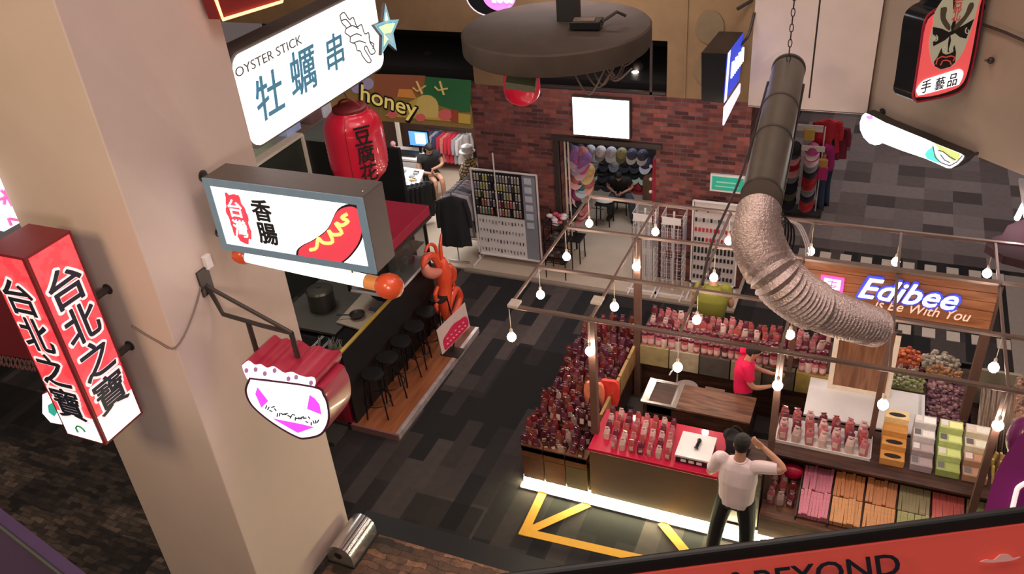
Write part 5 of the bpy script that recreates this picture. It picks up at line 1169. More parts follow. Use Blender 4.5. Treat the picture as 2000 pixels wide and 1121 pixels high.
seg('leg', [(855, 560), (850, 575), (853, 590)], [.03, .035, .02]); seg('leg', [(856, 585), (852, 600), (860, 615)], [.03, .035, .02]); seg('leg', [(878, 545), (886, 556), (884, 566)], [.03, .03, .02])
sp0 = lp(874, 622); obj('stand_pole', MB().tube([V((sp0.x - .02, sp0.y, .1)), V((sp0.x - .02, sp0.y, sp0.z + .1))], .015), m_dark, t)
PQ = [at(853, 645, .78), at(908, 591, .78), at(922, 640, .38), at(864, 691, .38)]
PQ = [PQ[0], PQ[1], V((PQ[1].x + .05, PQ[1].y - .02, .36)), V((PQ[0].x + .05, PQ[0].y - .02, .36))]
t = thing('poster_board', 'white poster board with a crimson badge leaning at the foot of the lobster figure', 'poster', (PQ[0] + PQ[2]) / 2 - Z3 * .2)
pnn = (PQ[1] - PQ[0]).cross(PQ[3] - PQ[0]).normalized(); pnn = pnn if pnn.dot(CAM - PQ[0]) > 0 else -pnn
obj('board', MB().prism(PQ, -pnn * .012), mat('poster white', (.66, .52, .48), .5), t)
uu = (PQ[1] - PQ[0]); vv = (PQ[3] - PQ[0]); 
def pp(a, b, o=.003): return PQ[0] + uu * a + vv * b + pnn * o
badge = smooth_path([pp(.10, .95), pp(.10, .55), pp(.30, .42), pp(.5, .34), pp(.7, .40), pp(.93, .50), pp(.94, .9), pp(.5, .97), pp(.10, .95)], 3)[:-1]
obj('badge_print', MB().prism(badge, pnn * .003), mat('crimson print', (.55, .02, .07), .5, emit=.08, ecol=(.7, .02, .08)), t)
c = MB()
for a in range(5): c.bar(pp(.20 + a * .14, .60, .008), pp(.26 + a * .14, .60, .008), .03, .004)
for a in range(7): c.bar(pp(.17 + a * .105, .78, .008), pp(.22 + a * .105, .78, .008), .04, .004)
obj('print_marks', c, mat('pink print', (.8, .35, .40), .5), t)
obj('foot', MB().bar(pp(.5, .9, -.02), V((pp(.5, .9).x - .1, pp(.5, .9).y, .11)), .02).box(pp(.5, .9).x - .25, pp(.5, .9).x + .05, pp(.5, .9).y - .12, pp(.5, .9).y + .12, .10, .12), m_dark, t)

# ================================================================ in front of the brick wall
def grid_rack(name, label, x0, x1, y, z0, z1, m=m_whitemet, feet=True):
    t = thing(name, label, 'display rack', ((x0 + x1) / 2, y, .0))
    f = MB()
    for x in (x0, x1): f.bar((x, y, z0), (x, y, z1), .025)
    for z in (z0 + .03, z1): f.bar((x0, y, z), (x1, y, z), .025)
    obj('frame', f, m, t)
    if feet:
        for x in (x0, x1): obj('foot', MB().bar((x, y - .28, .06), (x, y + .15, .06), .03).lathe((x, y - .27, .03), [(.02, 0), (.02, .03)], 8).bar((x, y, .05), (x, y, z0 + .05), .025), m, t)
    return t
t = grid_rack('accessory_rack', 'wide white framed rack, dark accessories above and pale cards below, left of the brick wall', -6.36, -5.14, 12.12, .15, 1.86)
obj('dark_panel', MB().box(-6.33, -5.42, 12.13, 12.15, .98, 1.82), m_black, t)
obj('white_panel', MB().box(-6.33, -5.42, 12.13, 12.15, .18, .97), m_whitemet, t)
obj('side_strip', MB().box(-5.42, -5.18, 12.13, 12.15, .18, 1.82), mat('blue grey strip', (.26, .27, .32), .5), t)
obj('divider_bar', MB().bar((-5.90, 12.10, .95), (-5.90, 12.10, 2.2), .018), m_whitemet, t)
rr = random.Random(51)
hc = [(.42, .40, .14), (.10, .30, .22), (.45, .10, .10), (.28, .26, .30), (.50, .42, .36), (.05, .05, .06), (.35, .18, .12)]
hcm = []
for i, c in enumerate(hc):
    b = MB().box(-.014, .014, -.008, .008, -.11, 0); b.m = 1; b.lathe((0, -.002, -.005), [(.012, 0), (.012, .012)], 8); me = b.mesh('hanging_trinket'); fix(me, False, [mat('trinket %d' % i, c, .4, var=.3), m_whitemet], b.mi); hcm.append(me)
for j in range(5):
    for i in range(16):
        if rr.random() < .12: continue
        mk_inst('hanging_trinket', rr.choice(hcm if j > 2 else hcm[3:6] + hcm[:1]), (-6.29 + i * .054, 12.11, 1.78 - j * .16), (0, 0, 0), 'small accessory hanging on the dark upper panel of the wide rack', 'accessory', 'accessories on the dark upper rack panel', 1.1)
for j in range(4):
    for i in range(14):
        mk_inst('accessory_card', hcm[5] if rr.random() < .75 else hcm[3], (-6.28 + i * .062, 12.12, .90 - j * .19), (0, 0, 0), 'dark clip on the white lower panel of the wide rack', 'accessory', 'dark clips on the white lower rack panel', rr.uniform(.4, .75))
for j in range(6): solo('price_card', MB().box(-5.37, -5.24, 12.105, 12.12, 1.68 - j * .17, 1.79 - j * .17), mat('pale blue card', (.55, .58, .68), .5), 'pale card on the blue grey strip, ' + ['topmost', 'second down', 'third down', 'fourth down', 'fifth down', 'lowest'][j], 'card', 'pale cards on the strip of the wide rack')
# small basket stand
bx = aty(1088, 440, 12.05)
t = thing('basket_stand', 'black wire stand with a bin of pink and white packets beside the wide rack', 'stand', (bx.x, 12.05, 0.03))
for k in range(3):
    z = .35 + k * .34; b = MB()
    for i in range(5): b.bar((bx.x - .17 + i * .085, 11.88, z), (bx.x - .17 + i * .085, 12.22, z), .008)
    for zz in (z, z + .1): b.bar((bx.x - .18, 11.87, zz), (bx.x + .18, 11.87, zz), .01).bar((bx.x - .18, 12.23, zz), (bx.x + .18, 12.23, zz), .01).bar((bx.x - .18, 11.87, zz), (bx.x - .18, 12.23, zz), .01).bar((bx.x + .18, 11.87, zz), (bx.x + .18, 12.23, zz), .01)
    obj('basket', b, m_blackg, t)
for sx in (-1, 1):
    for sy in (-1, 1): obj('leg', MB().bar((bx.x + sx * .18, 12.05 + sy * .18, .03), (bx.x + sx * .18, 12.05 + sy * .18, 1.2), .016), m_blackg, t)
rr = random.Random(5)
for i in range(12):
    solo('packet', MB().ball((bx.x + rr.uniform(-.13, .13), 12.05 + rr.uniform(-.13, .13), 1.10 + rr.uniform(-.02, .08)), .06, .05, .035, 8, 6), mat('packet pale' if i % 3 else 'packet scarlet', (.62, .52, .55) if i % 3 else (.50, .05, .08), .4, coat=.3), 'crinkled packet in the top basket of the wire stand', 'packet', 'packets in the top basket of the wire stand', smooth=True)
for i in range(10):
    solo('packet', MB().ball((bx.x + rr.uniform(-.13, .13), 12.05 + rr.uniform(-.13, .13), .75 - .34 * (i % 2) + rr.uniform(-.02, .03)), .06, .05, .035, 8, 6), mat('packet dark', (.07, .06, .06), .4, coat=.3), 'dark packet in the lower baskets of the wire stand', 'packet', 'packets in the lower baskets of the wire stand', smooth=True)
# two revolving stands
for k, (x0, x1, lab) in enumerate(((-3.42, -3.10, 'left one of two tall white wire stands by the brick wall'), (-2.96, -2.62, 'right one of two tall white wire stands by the brick wall'))):
    cx = (x0 + x1) / 2; cy = 12.08; r = .17
    t = thing('wire_stand', lab, 'display stand', (cx, cy, .03))
    obj('core', MB().bar((cx, cy, .03), (cx, cy, 1.50), .03), m_whitemet, t)
    g = MB()
    for z in [.18 + .13 * i for i in range(11)]: g.tube([(cx - r, cy - r, z), (cx + r, cy - r, z), (cx + r, cy + r, z), (cx - r, cy + r, z)], .006, 4, closed=True)
    for i in range(7):
        a = -r + 2 * r * i / 6
        g.bar((cx + a, cy - r, .15), (cx + a, cy - r, 1.48), .006).bar((cx - r, cy + a, .15), (cx - r, cy + a, 1.48), .006).bar((cx + r, cy + a, .15), (cx + r, cy + a, 1.48), .006)
    obj('wire_panels', g, m_whitemet, t)
    obj('base', MB().bar((cx - .25, cy - .2, .05), (cx + .25, cy - .2, .05), .03).bar((cx - .2, cy - .36, .05), (cx - .2, cy + .1, .05), .025).bar((cx + .2, cy - .36, .05), (cx + .2, cy + .1, .05), .025), m_whitemet, t)
    obj('top_card', MB().box(cx - .15, cx + .15, cy - r - .01, cy - r, 1.36, 1.48), m_whitemet, t)
    rr = random.Random(60 + k)
    for i in range(22):
        side = i % 3; a = -r + .02 + (i // 3) * .042; zt = 1.3 - .45 * ((i * 7) % 3 > 1)
        if side == 0: p = V((cx + a, cy - r - .012, 0))
        elif side == 1: p = V((cx + r + .012, cy + a, 0))
        else: p = V((cx + a, cy - r - .012, 0)); zt = .75
        solo('bead_chain', MB().bar((p.x, p.y, zt - .42), (p.x, p.y, zt), .011), mat('chain lilac' if i % 2 else 'chain white', (.38, .32, .40) if i % 2 else (.66, .62, .66), .3, metal=.3), f'fine pale chain hanging on the {"left" if k == 0 else "right"} wire stand', 'chain', f'chains on the {"left" if k == 0 else "right"} wire stand')
t = grid_rack('card_rack', 'white grid rack of dark and red carded items, right of the wire stands', -2.50, -1.78, 12.12, .2, 1.72)
obj('white_panel', MB().box(-2.48, -1.80, 12.13, 12.15, .22, 1.70), mat('rack white', (.58, .52, .52), .5), t)
rr = random.Random(77)
rm = [mat('item black', (.015, .015, .018), .4), mat('item red', (.50, .03, .05), .4), mat('item silver', (.55, .52, .55), .3, metal=.5)]
for j in range(8):
    for i in range(11):
        c = rm[1] if j in (2, 3) and rr.random() < .7 else (rm[2] if j in (0, 1) and rr.random() < .6 else rm[0]); h_ = .10 if j == 4 else .06
        solo('carded_item', MB().box(-2.46 + i * .06, -2.43 + i * .06, 12.10, 12.125, 1.60 - j * .175 - h_, 1.60 - j * .175), c, 'small carded item in the rows on the white grid rack right of the stands', 'accessory', 'carded items on the white grid rack')
def table_(name, label, cx, cy, w, d, h, m=m_black, mtop=None, group=None):
    t = thing(name, label, 'stool' if 'stool' in name else 'table', (cx, cy, .03), group)
    obj('seat' if 'stool' in name else 'top', MB().box(cx - w/2, cx + w/2, cy - d/2, cy + d/2, h - .03, h), mtop or m, t, bevel=.004)
    for sx in (-1, 1):
        for sy in (-1, 1): obj('leg', MB().bar((cx + sx * (w/2 - .02), cy + sy * (d/2 - .02), .03), (cx + sx * (w/2 - .03), cy + sy * (d/2 - .03), h - .03), .018), m_black, t)
    return t
sA = at(1122, 462, .5); table_('stool', 'black legged stool standing by the wire basket stand', sA.x, sA.y, .32, .32, .5)
# ================================================================ hats
def cap_mesh(i, c, c2):
    b = MB(); rings = []
    for k in range(6):
        a = k / 5 * PI / 2; rings.append([V((.10 * math.cos(a) * math.cos(q) + 0, .11 * math.cos(a) * math.sin(q), .11 * math.sin(a))) for q in [j * PI / 7 for j in range(14)]])
        if k == 5: rings[-1] = [V((.006 * math.cos(q), .006 * math.sin(q), .11)) for q in [j * PI / 7 for j in range(14)]]
    b.loft(rings); b.m = 1; br = [V((.095 * math.cos(q), -.04 - .15 * abs(math.sin(q)) ** .8, .0 - .02 * abs(math.sin(q)))) for q in [j * PI / 8 for j in range(9)]]
    b.prism(br, (0, 0, .008)); b.ball((0, 0, .113), .009, n=6, m=4)
    me = b.mesh('cap'); fix(me, True, [mat(f'cap cloth {i}', c, .8, var=.3, vscale=30), mat(f'cap brim {i}', c2, .7)], b.mi); return me
capc = [((.34, .34, .40), (.45, .45, .5)), ((.45, .42, .44), (.2, .2, .22)), ((.22, .20, .10), (.1, .1, .06)), ((.02, .02, .025), (.02, .02, .03)), ((.05, .05, .10), (.5, .5, .55)), ((.45, .03, .04), (.35, .02, .03)),
        ((.50, .08, .26), (.7, .5, .55)), ((.26, .12, .34), (.5, .4, .6)), ((.50, .16, .16), (.75, .35, .35)), ((.02, .14, .16), (.4, .55, .55)), ((.60, .40, .18), (.7, .55, .3)), ((.02, .03, .02), (.5, .6, .5))]
caps = [cap_mesh(i, *c) for i, c in enumerate(capc)]
def capobj(i, px, py, Y, lab, grp, s=1.15, rx=.7, rz=0): return mk_inst('cap', caps[i], aty(px, py, Y), (rx, 0, rz), lab, 'cap', grp, s)
rr = random.Random(19)
cols8 = [3, 3, 0, 1, 0, 2, 4, 4]
for i in range(8):
    capobj(cols8[i], 1112 + i * 20.5, 291 + i * 1.8, 13.3, 'cap hanging in the top row under the hat shop lintel, ' + ['first', 'second', 'third', 'fourth', 'fifth', 'sixth', 'seventh', 'last'][i] + ' from the left', 'caps in the top row of the hat shop', 1.0)
for j, (y, idx, x0, n) in enumerate(((312, [1, 3, 1, 3, 3, 4], 1162, 6), (334, [11, 3, 3, 3, 11, 11], 1160, 6), (362, [5, 5], 1225, 2), (352, [3, 3], 1166, 2))):
    for i in range(n):
        capobj(idx[i], x0 + i * 20 + (i * 4 if n == 2 else 0), y + i * 1.2, 15.5, f'cap on the back wall of the hat shop, {["second", "third", "red", "fourth"][j]} row, ' + ['first', 'second', 'third', 'fourth', 'fifth', 'sixth'][i], 'caps on the back wall of the hat shop', 1.32)
side = [(1120,300,7),(1128,308,6),(1136,302,8),(1142,312,7),(1132,318,7),(1122,326,8),(1140,328,6),(1148,334,10),(1118,340,5),(1128,345,8),(1138,350,7),(1125,358,9),(1136,362,9),(1146,368,10),(1120,372,6),(1130,378,6),(1142,382,1),(1124,392,3),(1134,396,3),(1144,404,8),(1126,408,3),(1138,418,8),(1148,356,8)]
for i, (x, y, c) in enumerate(side):
    capobj(c, x, y, 12.95 + .03 * (i % 3), 'bright cap in the cluster on the rack at the left of the hat shop doorway', 'caps clustered left of the hat shop doorway', 1.35, rr.uniform(.5, 1.0), rr.uniform(-.6, .6))
t = thing('cap_rack', 'pale upright rack poles carrying the cluster of bright caps by the doorway', 'rack', (-4.72, 12.9, .03))
for x in (-4.80, -4.74): obj('pole', MB().bar((x, 12.62, .03), (x, 12.62, 2.3), .025), m_cream, t)
obj('stand', MB().bar((-4.78, 12.95, .03), (-4.78, 12.95, 1.9), .03), m_dark, t)
for k in range(6): obj('arm', MB().bar((-4.80, 12.95, .7 + k * .22), (-4.25, 12.95, .7 + k * .22), .012), m_dark, t)
t = thing('red_hanging_strip', 'red curtain of hanging goods at the right edge of the hat shop doorway', 'curtain', (-3.25, 12.8, .8))
obj('cloth', MB().box(-3.30, -3.22, 12.66, 12.95, .9, 2.1), mat('wine cloth', (.42, .02, .06), .7, var=.3), t)
for k in range(5): obj('white_charm', MB().ball((-3.33, 12.66, 1.05 + k * .23), .03, n=8, m=6), m_whitemet, t)
solo('low_cabinet', MB().box(-4.15, -3.4, 15.15, 15.65, .03, .5), mat('brown drawer wood', (.17, .08, .045), .6), 'low brown drawer unit under the red caps', 'cabinet', bevel=.01)
solo('white_shelf_board', MB().obox(aty(1212, 343, 15.5), X3 * .18, Y3 * .1, Z3 * .012), m_whitemet, 'short white shelf under the dark caps in the hat shop', 'shelf')
# hat tower in the passage
HB = at(1558, 418, 0)
t = thing('hat_tower', 'slim metal tower display for stacked hats standing in the passage', 'display stand', HB)
for sx in (-.36, .0, .30): obj('pole', MB().bar(HB + V((sx, .1, 0)), HB + V((sx, .1, 1.75)), .02), m_whitemet, t)
obj('price_board', MB().obox(HB + V((.02, .05, 1.72)), X3 * .25, Y3 * .01, Z3 * .06), m_whitemet, t)
obj('price_board', MB().obox(HB + V((.15, -.15, 1.42)), X3 * .20, Y3 * .01, Z3 * .05), m_whitemet, t)
obj('base', MB().obox(HB + V((0, .1, .03)), X3 * .42, Y3 * .2, Z3 * .03), m_dark, t)
tw = [(3, 1.34), (8, 1.22), (5, 1.1), (8, .98), (1, .86), (3, .74), (3, .62), (2, .5), (3, .3)]; tw2 = [(6, 1.34), (6, 1.22), (1, 1.1), (3, .98), (5, .86), (5, .74), (1, .62), (3, .5), (5, .3)]
for col, (lst, sx, nm) in enumerate(((tw, -.18, 'left'), (tw2, .14, 'right'))):
    for k, (c, z) in enumerate(lst):
        mk_inst('cap', caps[c], HB + V((sx, -.05, z)), (.35, 0, .0), f'hat in the {nm} stack of the passage tower, ' + ['topmost', 'second down', 'third down', 'fourth down', 'fifth down', 'sixth down', 'seventh down', 'eighth down', 'lowest'][k], 'cap', f'hats in the {nm} stack of the passage tower', 1.35)
def garment(nm, c, c0, w, h, seed, axis='X', thick=.05):
    """a top on a hanger: shoulders, sleeves, hem folds"""
    r = random.Random(seed); b = MB(); rings = []
    for k, (z, s) in enumerate(((0, .12), (-.03, .5), (-.07, .95), (-.16, 1.0), (-.35, .93), (-.6, .95), (-.85, 1.0), (-1.0, 1.03))):
        ring = []
        for j in range(20):
            a = 2 * PI * j / 20; fold = .008 * math.sin(a * 5 + k * .3) * (1 + k * .35)
            ring.append(V((w / 2 * s * math.cos(a) + fold, (thick + fold) * math.sin(a) * (1 if k > 1 else .6), z * h)))
        rings.append(ring)
    b.loft(rings)
    for sx in (-1, 1): b.tube([(sx * w * .45, 0, -.09 * h), (sx * w * .56, 0, -.35 * h), (sx * w * .58, 0, -.62 * h)], [.05, .045, .035], 8)
    b.m = 1; b.tube([(0, 0, .0), (0, 0, .05), (.02, 0, .07)], .005, 5)
    me = b.mesh(nm); fix(me, True, [mat(f'cloth {c0}', c, .9, var=.15, vscale=12, bump=.3, bscale=60), m_steel], b.mi); return me
gr = [garment('jersey', c, n, .42, .62, i) for i, (n, c) in enumerate((('scarlet', (.55, .03, .05)), ('wine', (.20, .02, .05)), ('grey', (.35, .33, .36)), ('navy', (.05, .06, .14)), ('coral', (.62, .18, .16)), ('white', (.6, .55, .55))))]
RPt = at(1596, 262, 1.55)
for i, (dx, c, lab) in enumerate(((.02, 0, 'bright red jacket hanging on the passage tower'), (.16, 1, 'dark red jacket hanging behind the bright red one on the passage tower'))): mk_inst('jacket', gr[c], V((HB.x + .3 + dx, HB.y + .35 + .2 * i, 1.8 - .2 * i)), (0, 0, .2), lab, 'jacket', 'red jackets on the passage tower', 1.05)
solo('yellow_bag', MB().box(HB.x - .05, HB.x + .14, HB.y - .02, HB.y + .05, 1.5, 1.72), mat('yellow bag', (.65, .45, .1), .6), 'yellow bag hung high between the price boards of the passage tower', 'bag', bevel=.02)
# ================================================================ clothes shop
y_b = 15.6
cl_pts = [(836 + i * 7.6, 252 + i * .9) for i in range(10)]
t = thing('clothes_rail', 'dark rail with hanging tops on the back wall of the clothes shop', 'rail', aty(870, 252, y_b))
obj('rail', MB().bar(aty(828, 249, y_b), aty(910, 259, y_b), .025), m_dark, t); obj('lower_bar', MB().bar(aty(834, 302, y_b), aty(905, 312, y_b), .03), m_dark, t)
side_g = [1, 3, 2, 3, 0, 4, 0, 0, 2, 5]
for i, (x, y) in enumerate(cl_pts):
    mk_inst('shirt', gr[side_g[i]], aty(x, y + 3, y_b), (0, 0, 1.25), 'top on the rail at the back of the clothes shop, ' + ['first', 'second', 'third', 'fourth', 'fifth', 'sixth', 'seventh', 'eighth', 'ninth', 'last'][i] + ' from the left', 'shirt', 'tops on the back rail of the clothes shop', 1.0)
DKp = at(800, 300, .75)
t = thing('desk', 'white drawer desk at the back of the clothes shop', 'desk', (DKp.x, DKp.y, .03))
obj('top', MB().box(DKp.x - .45, DKp.x + .35, DKp.y - .3, DKp.y + .3, .72, .76), m_whitemet, t); obj('body', MB().box(DKp.x - .43, DKp.x + .33, DKp.y - .28, DKp.y + .28, .03, .72), mat('grey drawer', (.45, .38, .36), .6), t)
obj('drawer_front', MB().box(DKp.x - .41, DKp.x + .31, DKp.y - .30, DKp.y - .28, .45, .68), m_whitemet, t)
Mp = aty(815, 273, DKp.y)
t = thing('computer_monitor', 'glowing blue monitor on the white desk', 'monitor', (Mp.x, DKp.y + .05, .76))
obj('casing', MB().obox(V((Mp.x, DKp.y + .08, Mp.z)), X3 * .24, Y3 * .02, Z3 * .18), m_blackg, t, bevel=.006)
obj('screen', MB().obox(V((Mp.x, DKp.y + .055, Mp.z)), X3 * .22, Y3 * .004, Z3 * .155), mat('lit blue screen', (.1, .3, .8), emit=1.0, ecol=(.10, .30, .85), var=0), t)
obj('screen_window', MB().obox(V((Mp.x + .05, DKp.y + .048, Mp.z + .01)), X3 * .12, Y3 * .002, Z3 * .12), mat('lit pale screen', (.6, .8, 1), emit=1.6, ecol=(.6, .85, 1), var=0), t)
obj('stand', MB().bar((Mp.x, DKp.y + .08, .76), (Mp.x, DKp.y + .08, Mp.z), .05), m_blackg, t)
solo('keyboard_pile', MB().obox(V((DKp.x, DKp.y - .1, .80)), X3 * .25, Y3 * .1, Z3 * .035), m_black, 'black box on the desk in front of the monitor', 'box', bevel=.01)
solo('plush_toy', MB().ball((DKp.x - .33, DKp.y - .1, .87), .09, .08, .1).ball((DKp.x - .30, DKp.y - .12, 1.0), .06), mat('pink plush', (.55, .30, .33), .9), 'small pink plush on the left of the white desk', 'toy', smooth=True)
pp0 = aty(776, 245, 15.0); solo('shop_pole', MB().bar((pp0.x, 15, .03), (pp0.x, 15, 2.75), .07), m_cream, 'cream pole beside the desk in the clothes shop', 'pole')
TB = at(788, 345, .85)
t = thing('display_table', 'white display table crowded with small goods in front of the desk', 'table', (TB.x, TB.y, .03))
obj('top', MB().prism([at(x, y, .85) for x, y in ((728, 345), (765, 322), (828, 332), (820, 358), (775, 365))], (0, 0, -.04)), m_whitemet, t)
for x, y in ((735, 346), (768, 326), (822, 335), (815, 356)): p = at(x, y, .82); obj('leg', MB().bar((p.x, p.y, .03), (p.x, p.y, .82), .03), m_whitemet, t)
obj('front_apron', MB().prism([at(728, 346, .81), at(818, 359, .81), at(818, 359, .81) - Z3 * .22, at(728, 346, .81) - Z3 * .22], (0, .02, 0)), mat('cream apron', (.52, .44, .36), .6), t)
rr = random.Random(15); gm = [mat('goods %d' % i, c, .5) for i, c in enumerate(((.7, .66, .6), (.05, .05, .06), (.55, .42, .2), (.3, .32, .3), (.6, .6, .62)))]
for i in range(26):
    a, b_ = rr.random(), rr.random(); p = at(744 + 72 * a, 330 + 8 * a + 20 * b_, .85)
    solo('small_carton', MB().obox(p + Z3 * .02, X3 * rr.uniform(.03, .06), Y3 * rr.uniform(.02, .05), Z3 * .02), gm[rr.randrange(5)], 'small item laid out on the white display table', 'goods', 'small goods on the white display table')
trm = garment('trousers', (.018, .018, .02), 'black trousers', .26, .75, 90)
for i in range(5): mk_inst('trousers', trm, at(795 + i * 9, 362 - i * 2, .95), (0, 0, 1.1), 'black trousers hung at the front corner of the white table, ' + ['first', 'second', 'third', 'fourth', 'fifth'][i] + ' from the left', 'trousers', 'black trousers hung by the white table', 1.0)
# free standing rail of jackets
jr0, jr1 = at(880, 376, 1.45), at(922, 336, 1.45)
t = thing('garment_rack', 'steel garment rack of jackets beside the wide accessory rack', 'rack', ((jr0.x + jr1.x) / 2, (jr0.y + jr1.y) / 2, .0))
obj('top_rail', MB().tube([jr0, jr1], .014), m_steel, t)
for p in (jr0, jr1): obj('upright', MB().tube([V((p.x, p.y, .05)), p], .012), m_steel, t); obj('foot', MB().bar((p.x - .22, p.y, .06), (p.x + .22, p.y, .06), .025), m_steel, t)
jm = [garment('coat', (.018, .018, .022), 'black wool', .50, 1.0, 70), garment('coat', (.24, .22, .25), 'grey wool', .46, .95, 71), garment('coat', (.30, .22, .24), 'mauve wool', .46, .95, 72), garment('coat', (.11, .12, .14), 'slate wool', .46, .9, 73), garment('coat', (.38, .36, .38), 'silver wool', .46, .85, 74), garment('coat', (.02, .02, .03), 'ink wool', .46, .9, 75)]
jv = (jr1 - jr0)
for i, (k, m_) in enumerate(((.0, 0), (.12, 4), (.25, 1), (.38, 3), (.5, 1), (.62, 2), (.75, 2), (.87, 3), (1.0, 5))):
    p = jr0 + jv * k; mk_inst('jacket', jm[m_], p - Z3 * .07, (0, 0, .25), ['long black coat at the front of the garment rack', 'silver grey jacket just behind the black coat', 'third jacket, grey, on the garment rack', 'fourth jacket, slate, on the garment rack', 'fifth jacket, grey, on the garment rack', 'sixth jacket, mauve, on the garment rack', 'seventh jacket, mauve, on the garment rack', 'eighth jacket, slate, on the garment rack', 'rearmost ink jacket on the garment rack'][i], 'jacket', 'jackets on the garment rack')
sc = at(913, 300, 1.75)
t = thing('hat_bust', 'cream bust dressed with a gold patterned scarf and white cap behind the jackets', 'bust', (sc.x, sc.y, .03))
obj('stand', MB().bar((sc.x, sc.y, .03), (sc.x, sc.y, 1.2), .04), m_cream, t)
obj('scarf', MB().lathe((sc.x, sc.y, 1.15), [(.10, 0), (.19, .1), (.2, .25), (.12, .42), (.07, .5)], 18), tiles('gold pattern', 'XZ', .06, .05, (.55, .36, .06), (.62, .52, .42), (.05, .03, .02), .008, warp=.1), t, smooth=True)
obj('head', MB().ball((sc.x, sc.y, 1.76), .09, .1, .12), m_cream, t, smooth=True)
obj('cap', MB().lathe((sc.x, sc.y, 1.80), [(.15, 0), (.11, .02), (.10, .10), (.02, .14)], 18), m_whitemet, t, smooth=True)
# ================================================================ people
def oval(c, a, b, n=18, p=1.0): return [c + a * (math.copysign(abs(math.cos(t)) ** p, math.cos(t))) + b * (math.copysign(abs(math.sin(t)) ** p, math.sin(t))) for t in [2 * PI * i / n for i in range(n)]]
def limb(mb, pts, rs, n=12):
    P = smooth_path(pts, 5); k = len(P) - 1; R_ = []
    for i in range(k + 1):
        u = i / k * (len(rs) - 1); j = min(int(u), len(rs) - 2); R_.append(rs[j] + (rs[j + 1] - rs[j]) * (u - j))
    mb.tube(P, R_, n)
def hand(mb, wrist, d, palm_n, s=1.0, curl=.5, side=1):
    """palm with five separate fingers; d = direction of the fingers, palm_n = normal of the palm"""
    d = V(d).normalized(); nrm = V(palm_n); nrm = (nrm - d * nrm.dot(d)).normalized(); sd = d.cross(nrm) * side
    pc = wrist + d * .05 * s
    mb.loft([oval(wrist + d * k * s, sd * w * s, nrm * .014 * s, 12, .8) for k, w in ((0, .026), (.03, .036), (.07, .042), (.092, .040))])
    for i, (o_, L) in enumerate(((-.032, .068), (-.011, .078), (.011, .073), (.031, .058))):
        b0 = wrist + d * .085 * s + sd * o_ * s; d1 = (d + nrm * curl * .5).normalized(); d2 = (d + nrm * curl * 1.5).normalized(); d3 = (d + nrm * curl * 3).normalized()
        p1 = b0 + d1 * L * .45 * s; p2 = p1 + d2 * L * .32 * s; p3 = p2 + d3 * L * .25 * s
        mb.tube([b0, p1, p2, p3], [.0095 * s, .009 * s, .0082 * s, .0065 * s], 8)
    t0 = wrist + d * .03 * s - sd * .030 * s; t1 = t0 + (d * .55 - sd * .7 + nrm * .3).normalized() * .035 * s; t2 = t1 + (d * .9 - sd * .25 + nrm * .4).normalized() * .03 * s
    mb.tube([t0, t1, t2], [.013 * s, .010 * s, .008 * s], 8)
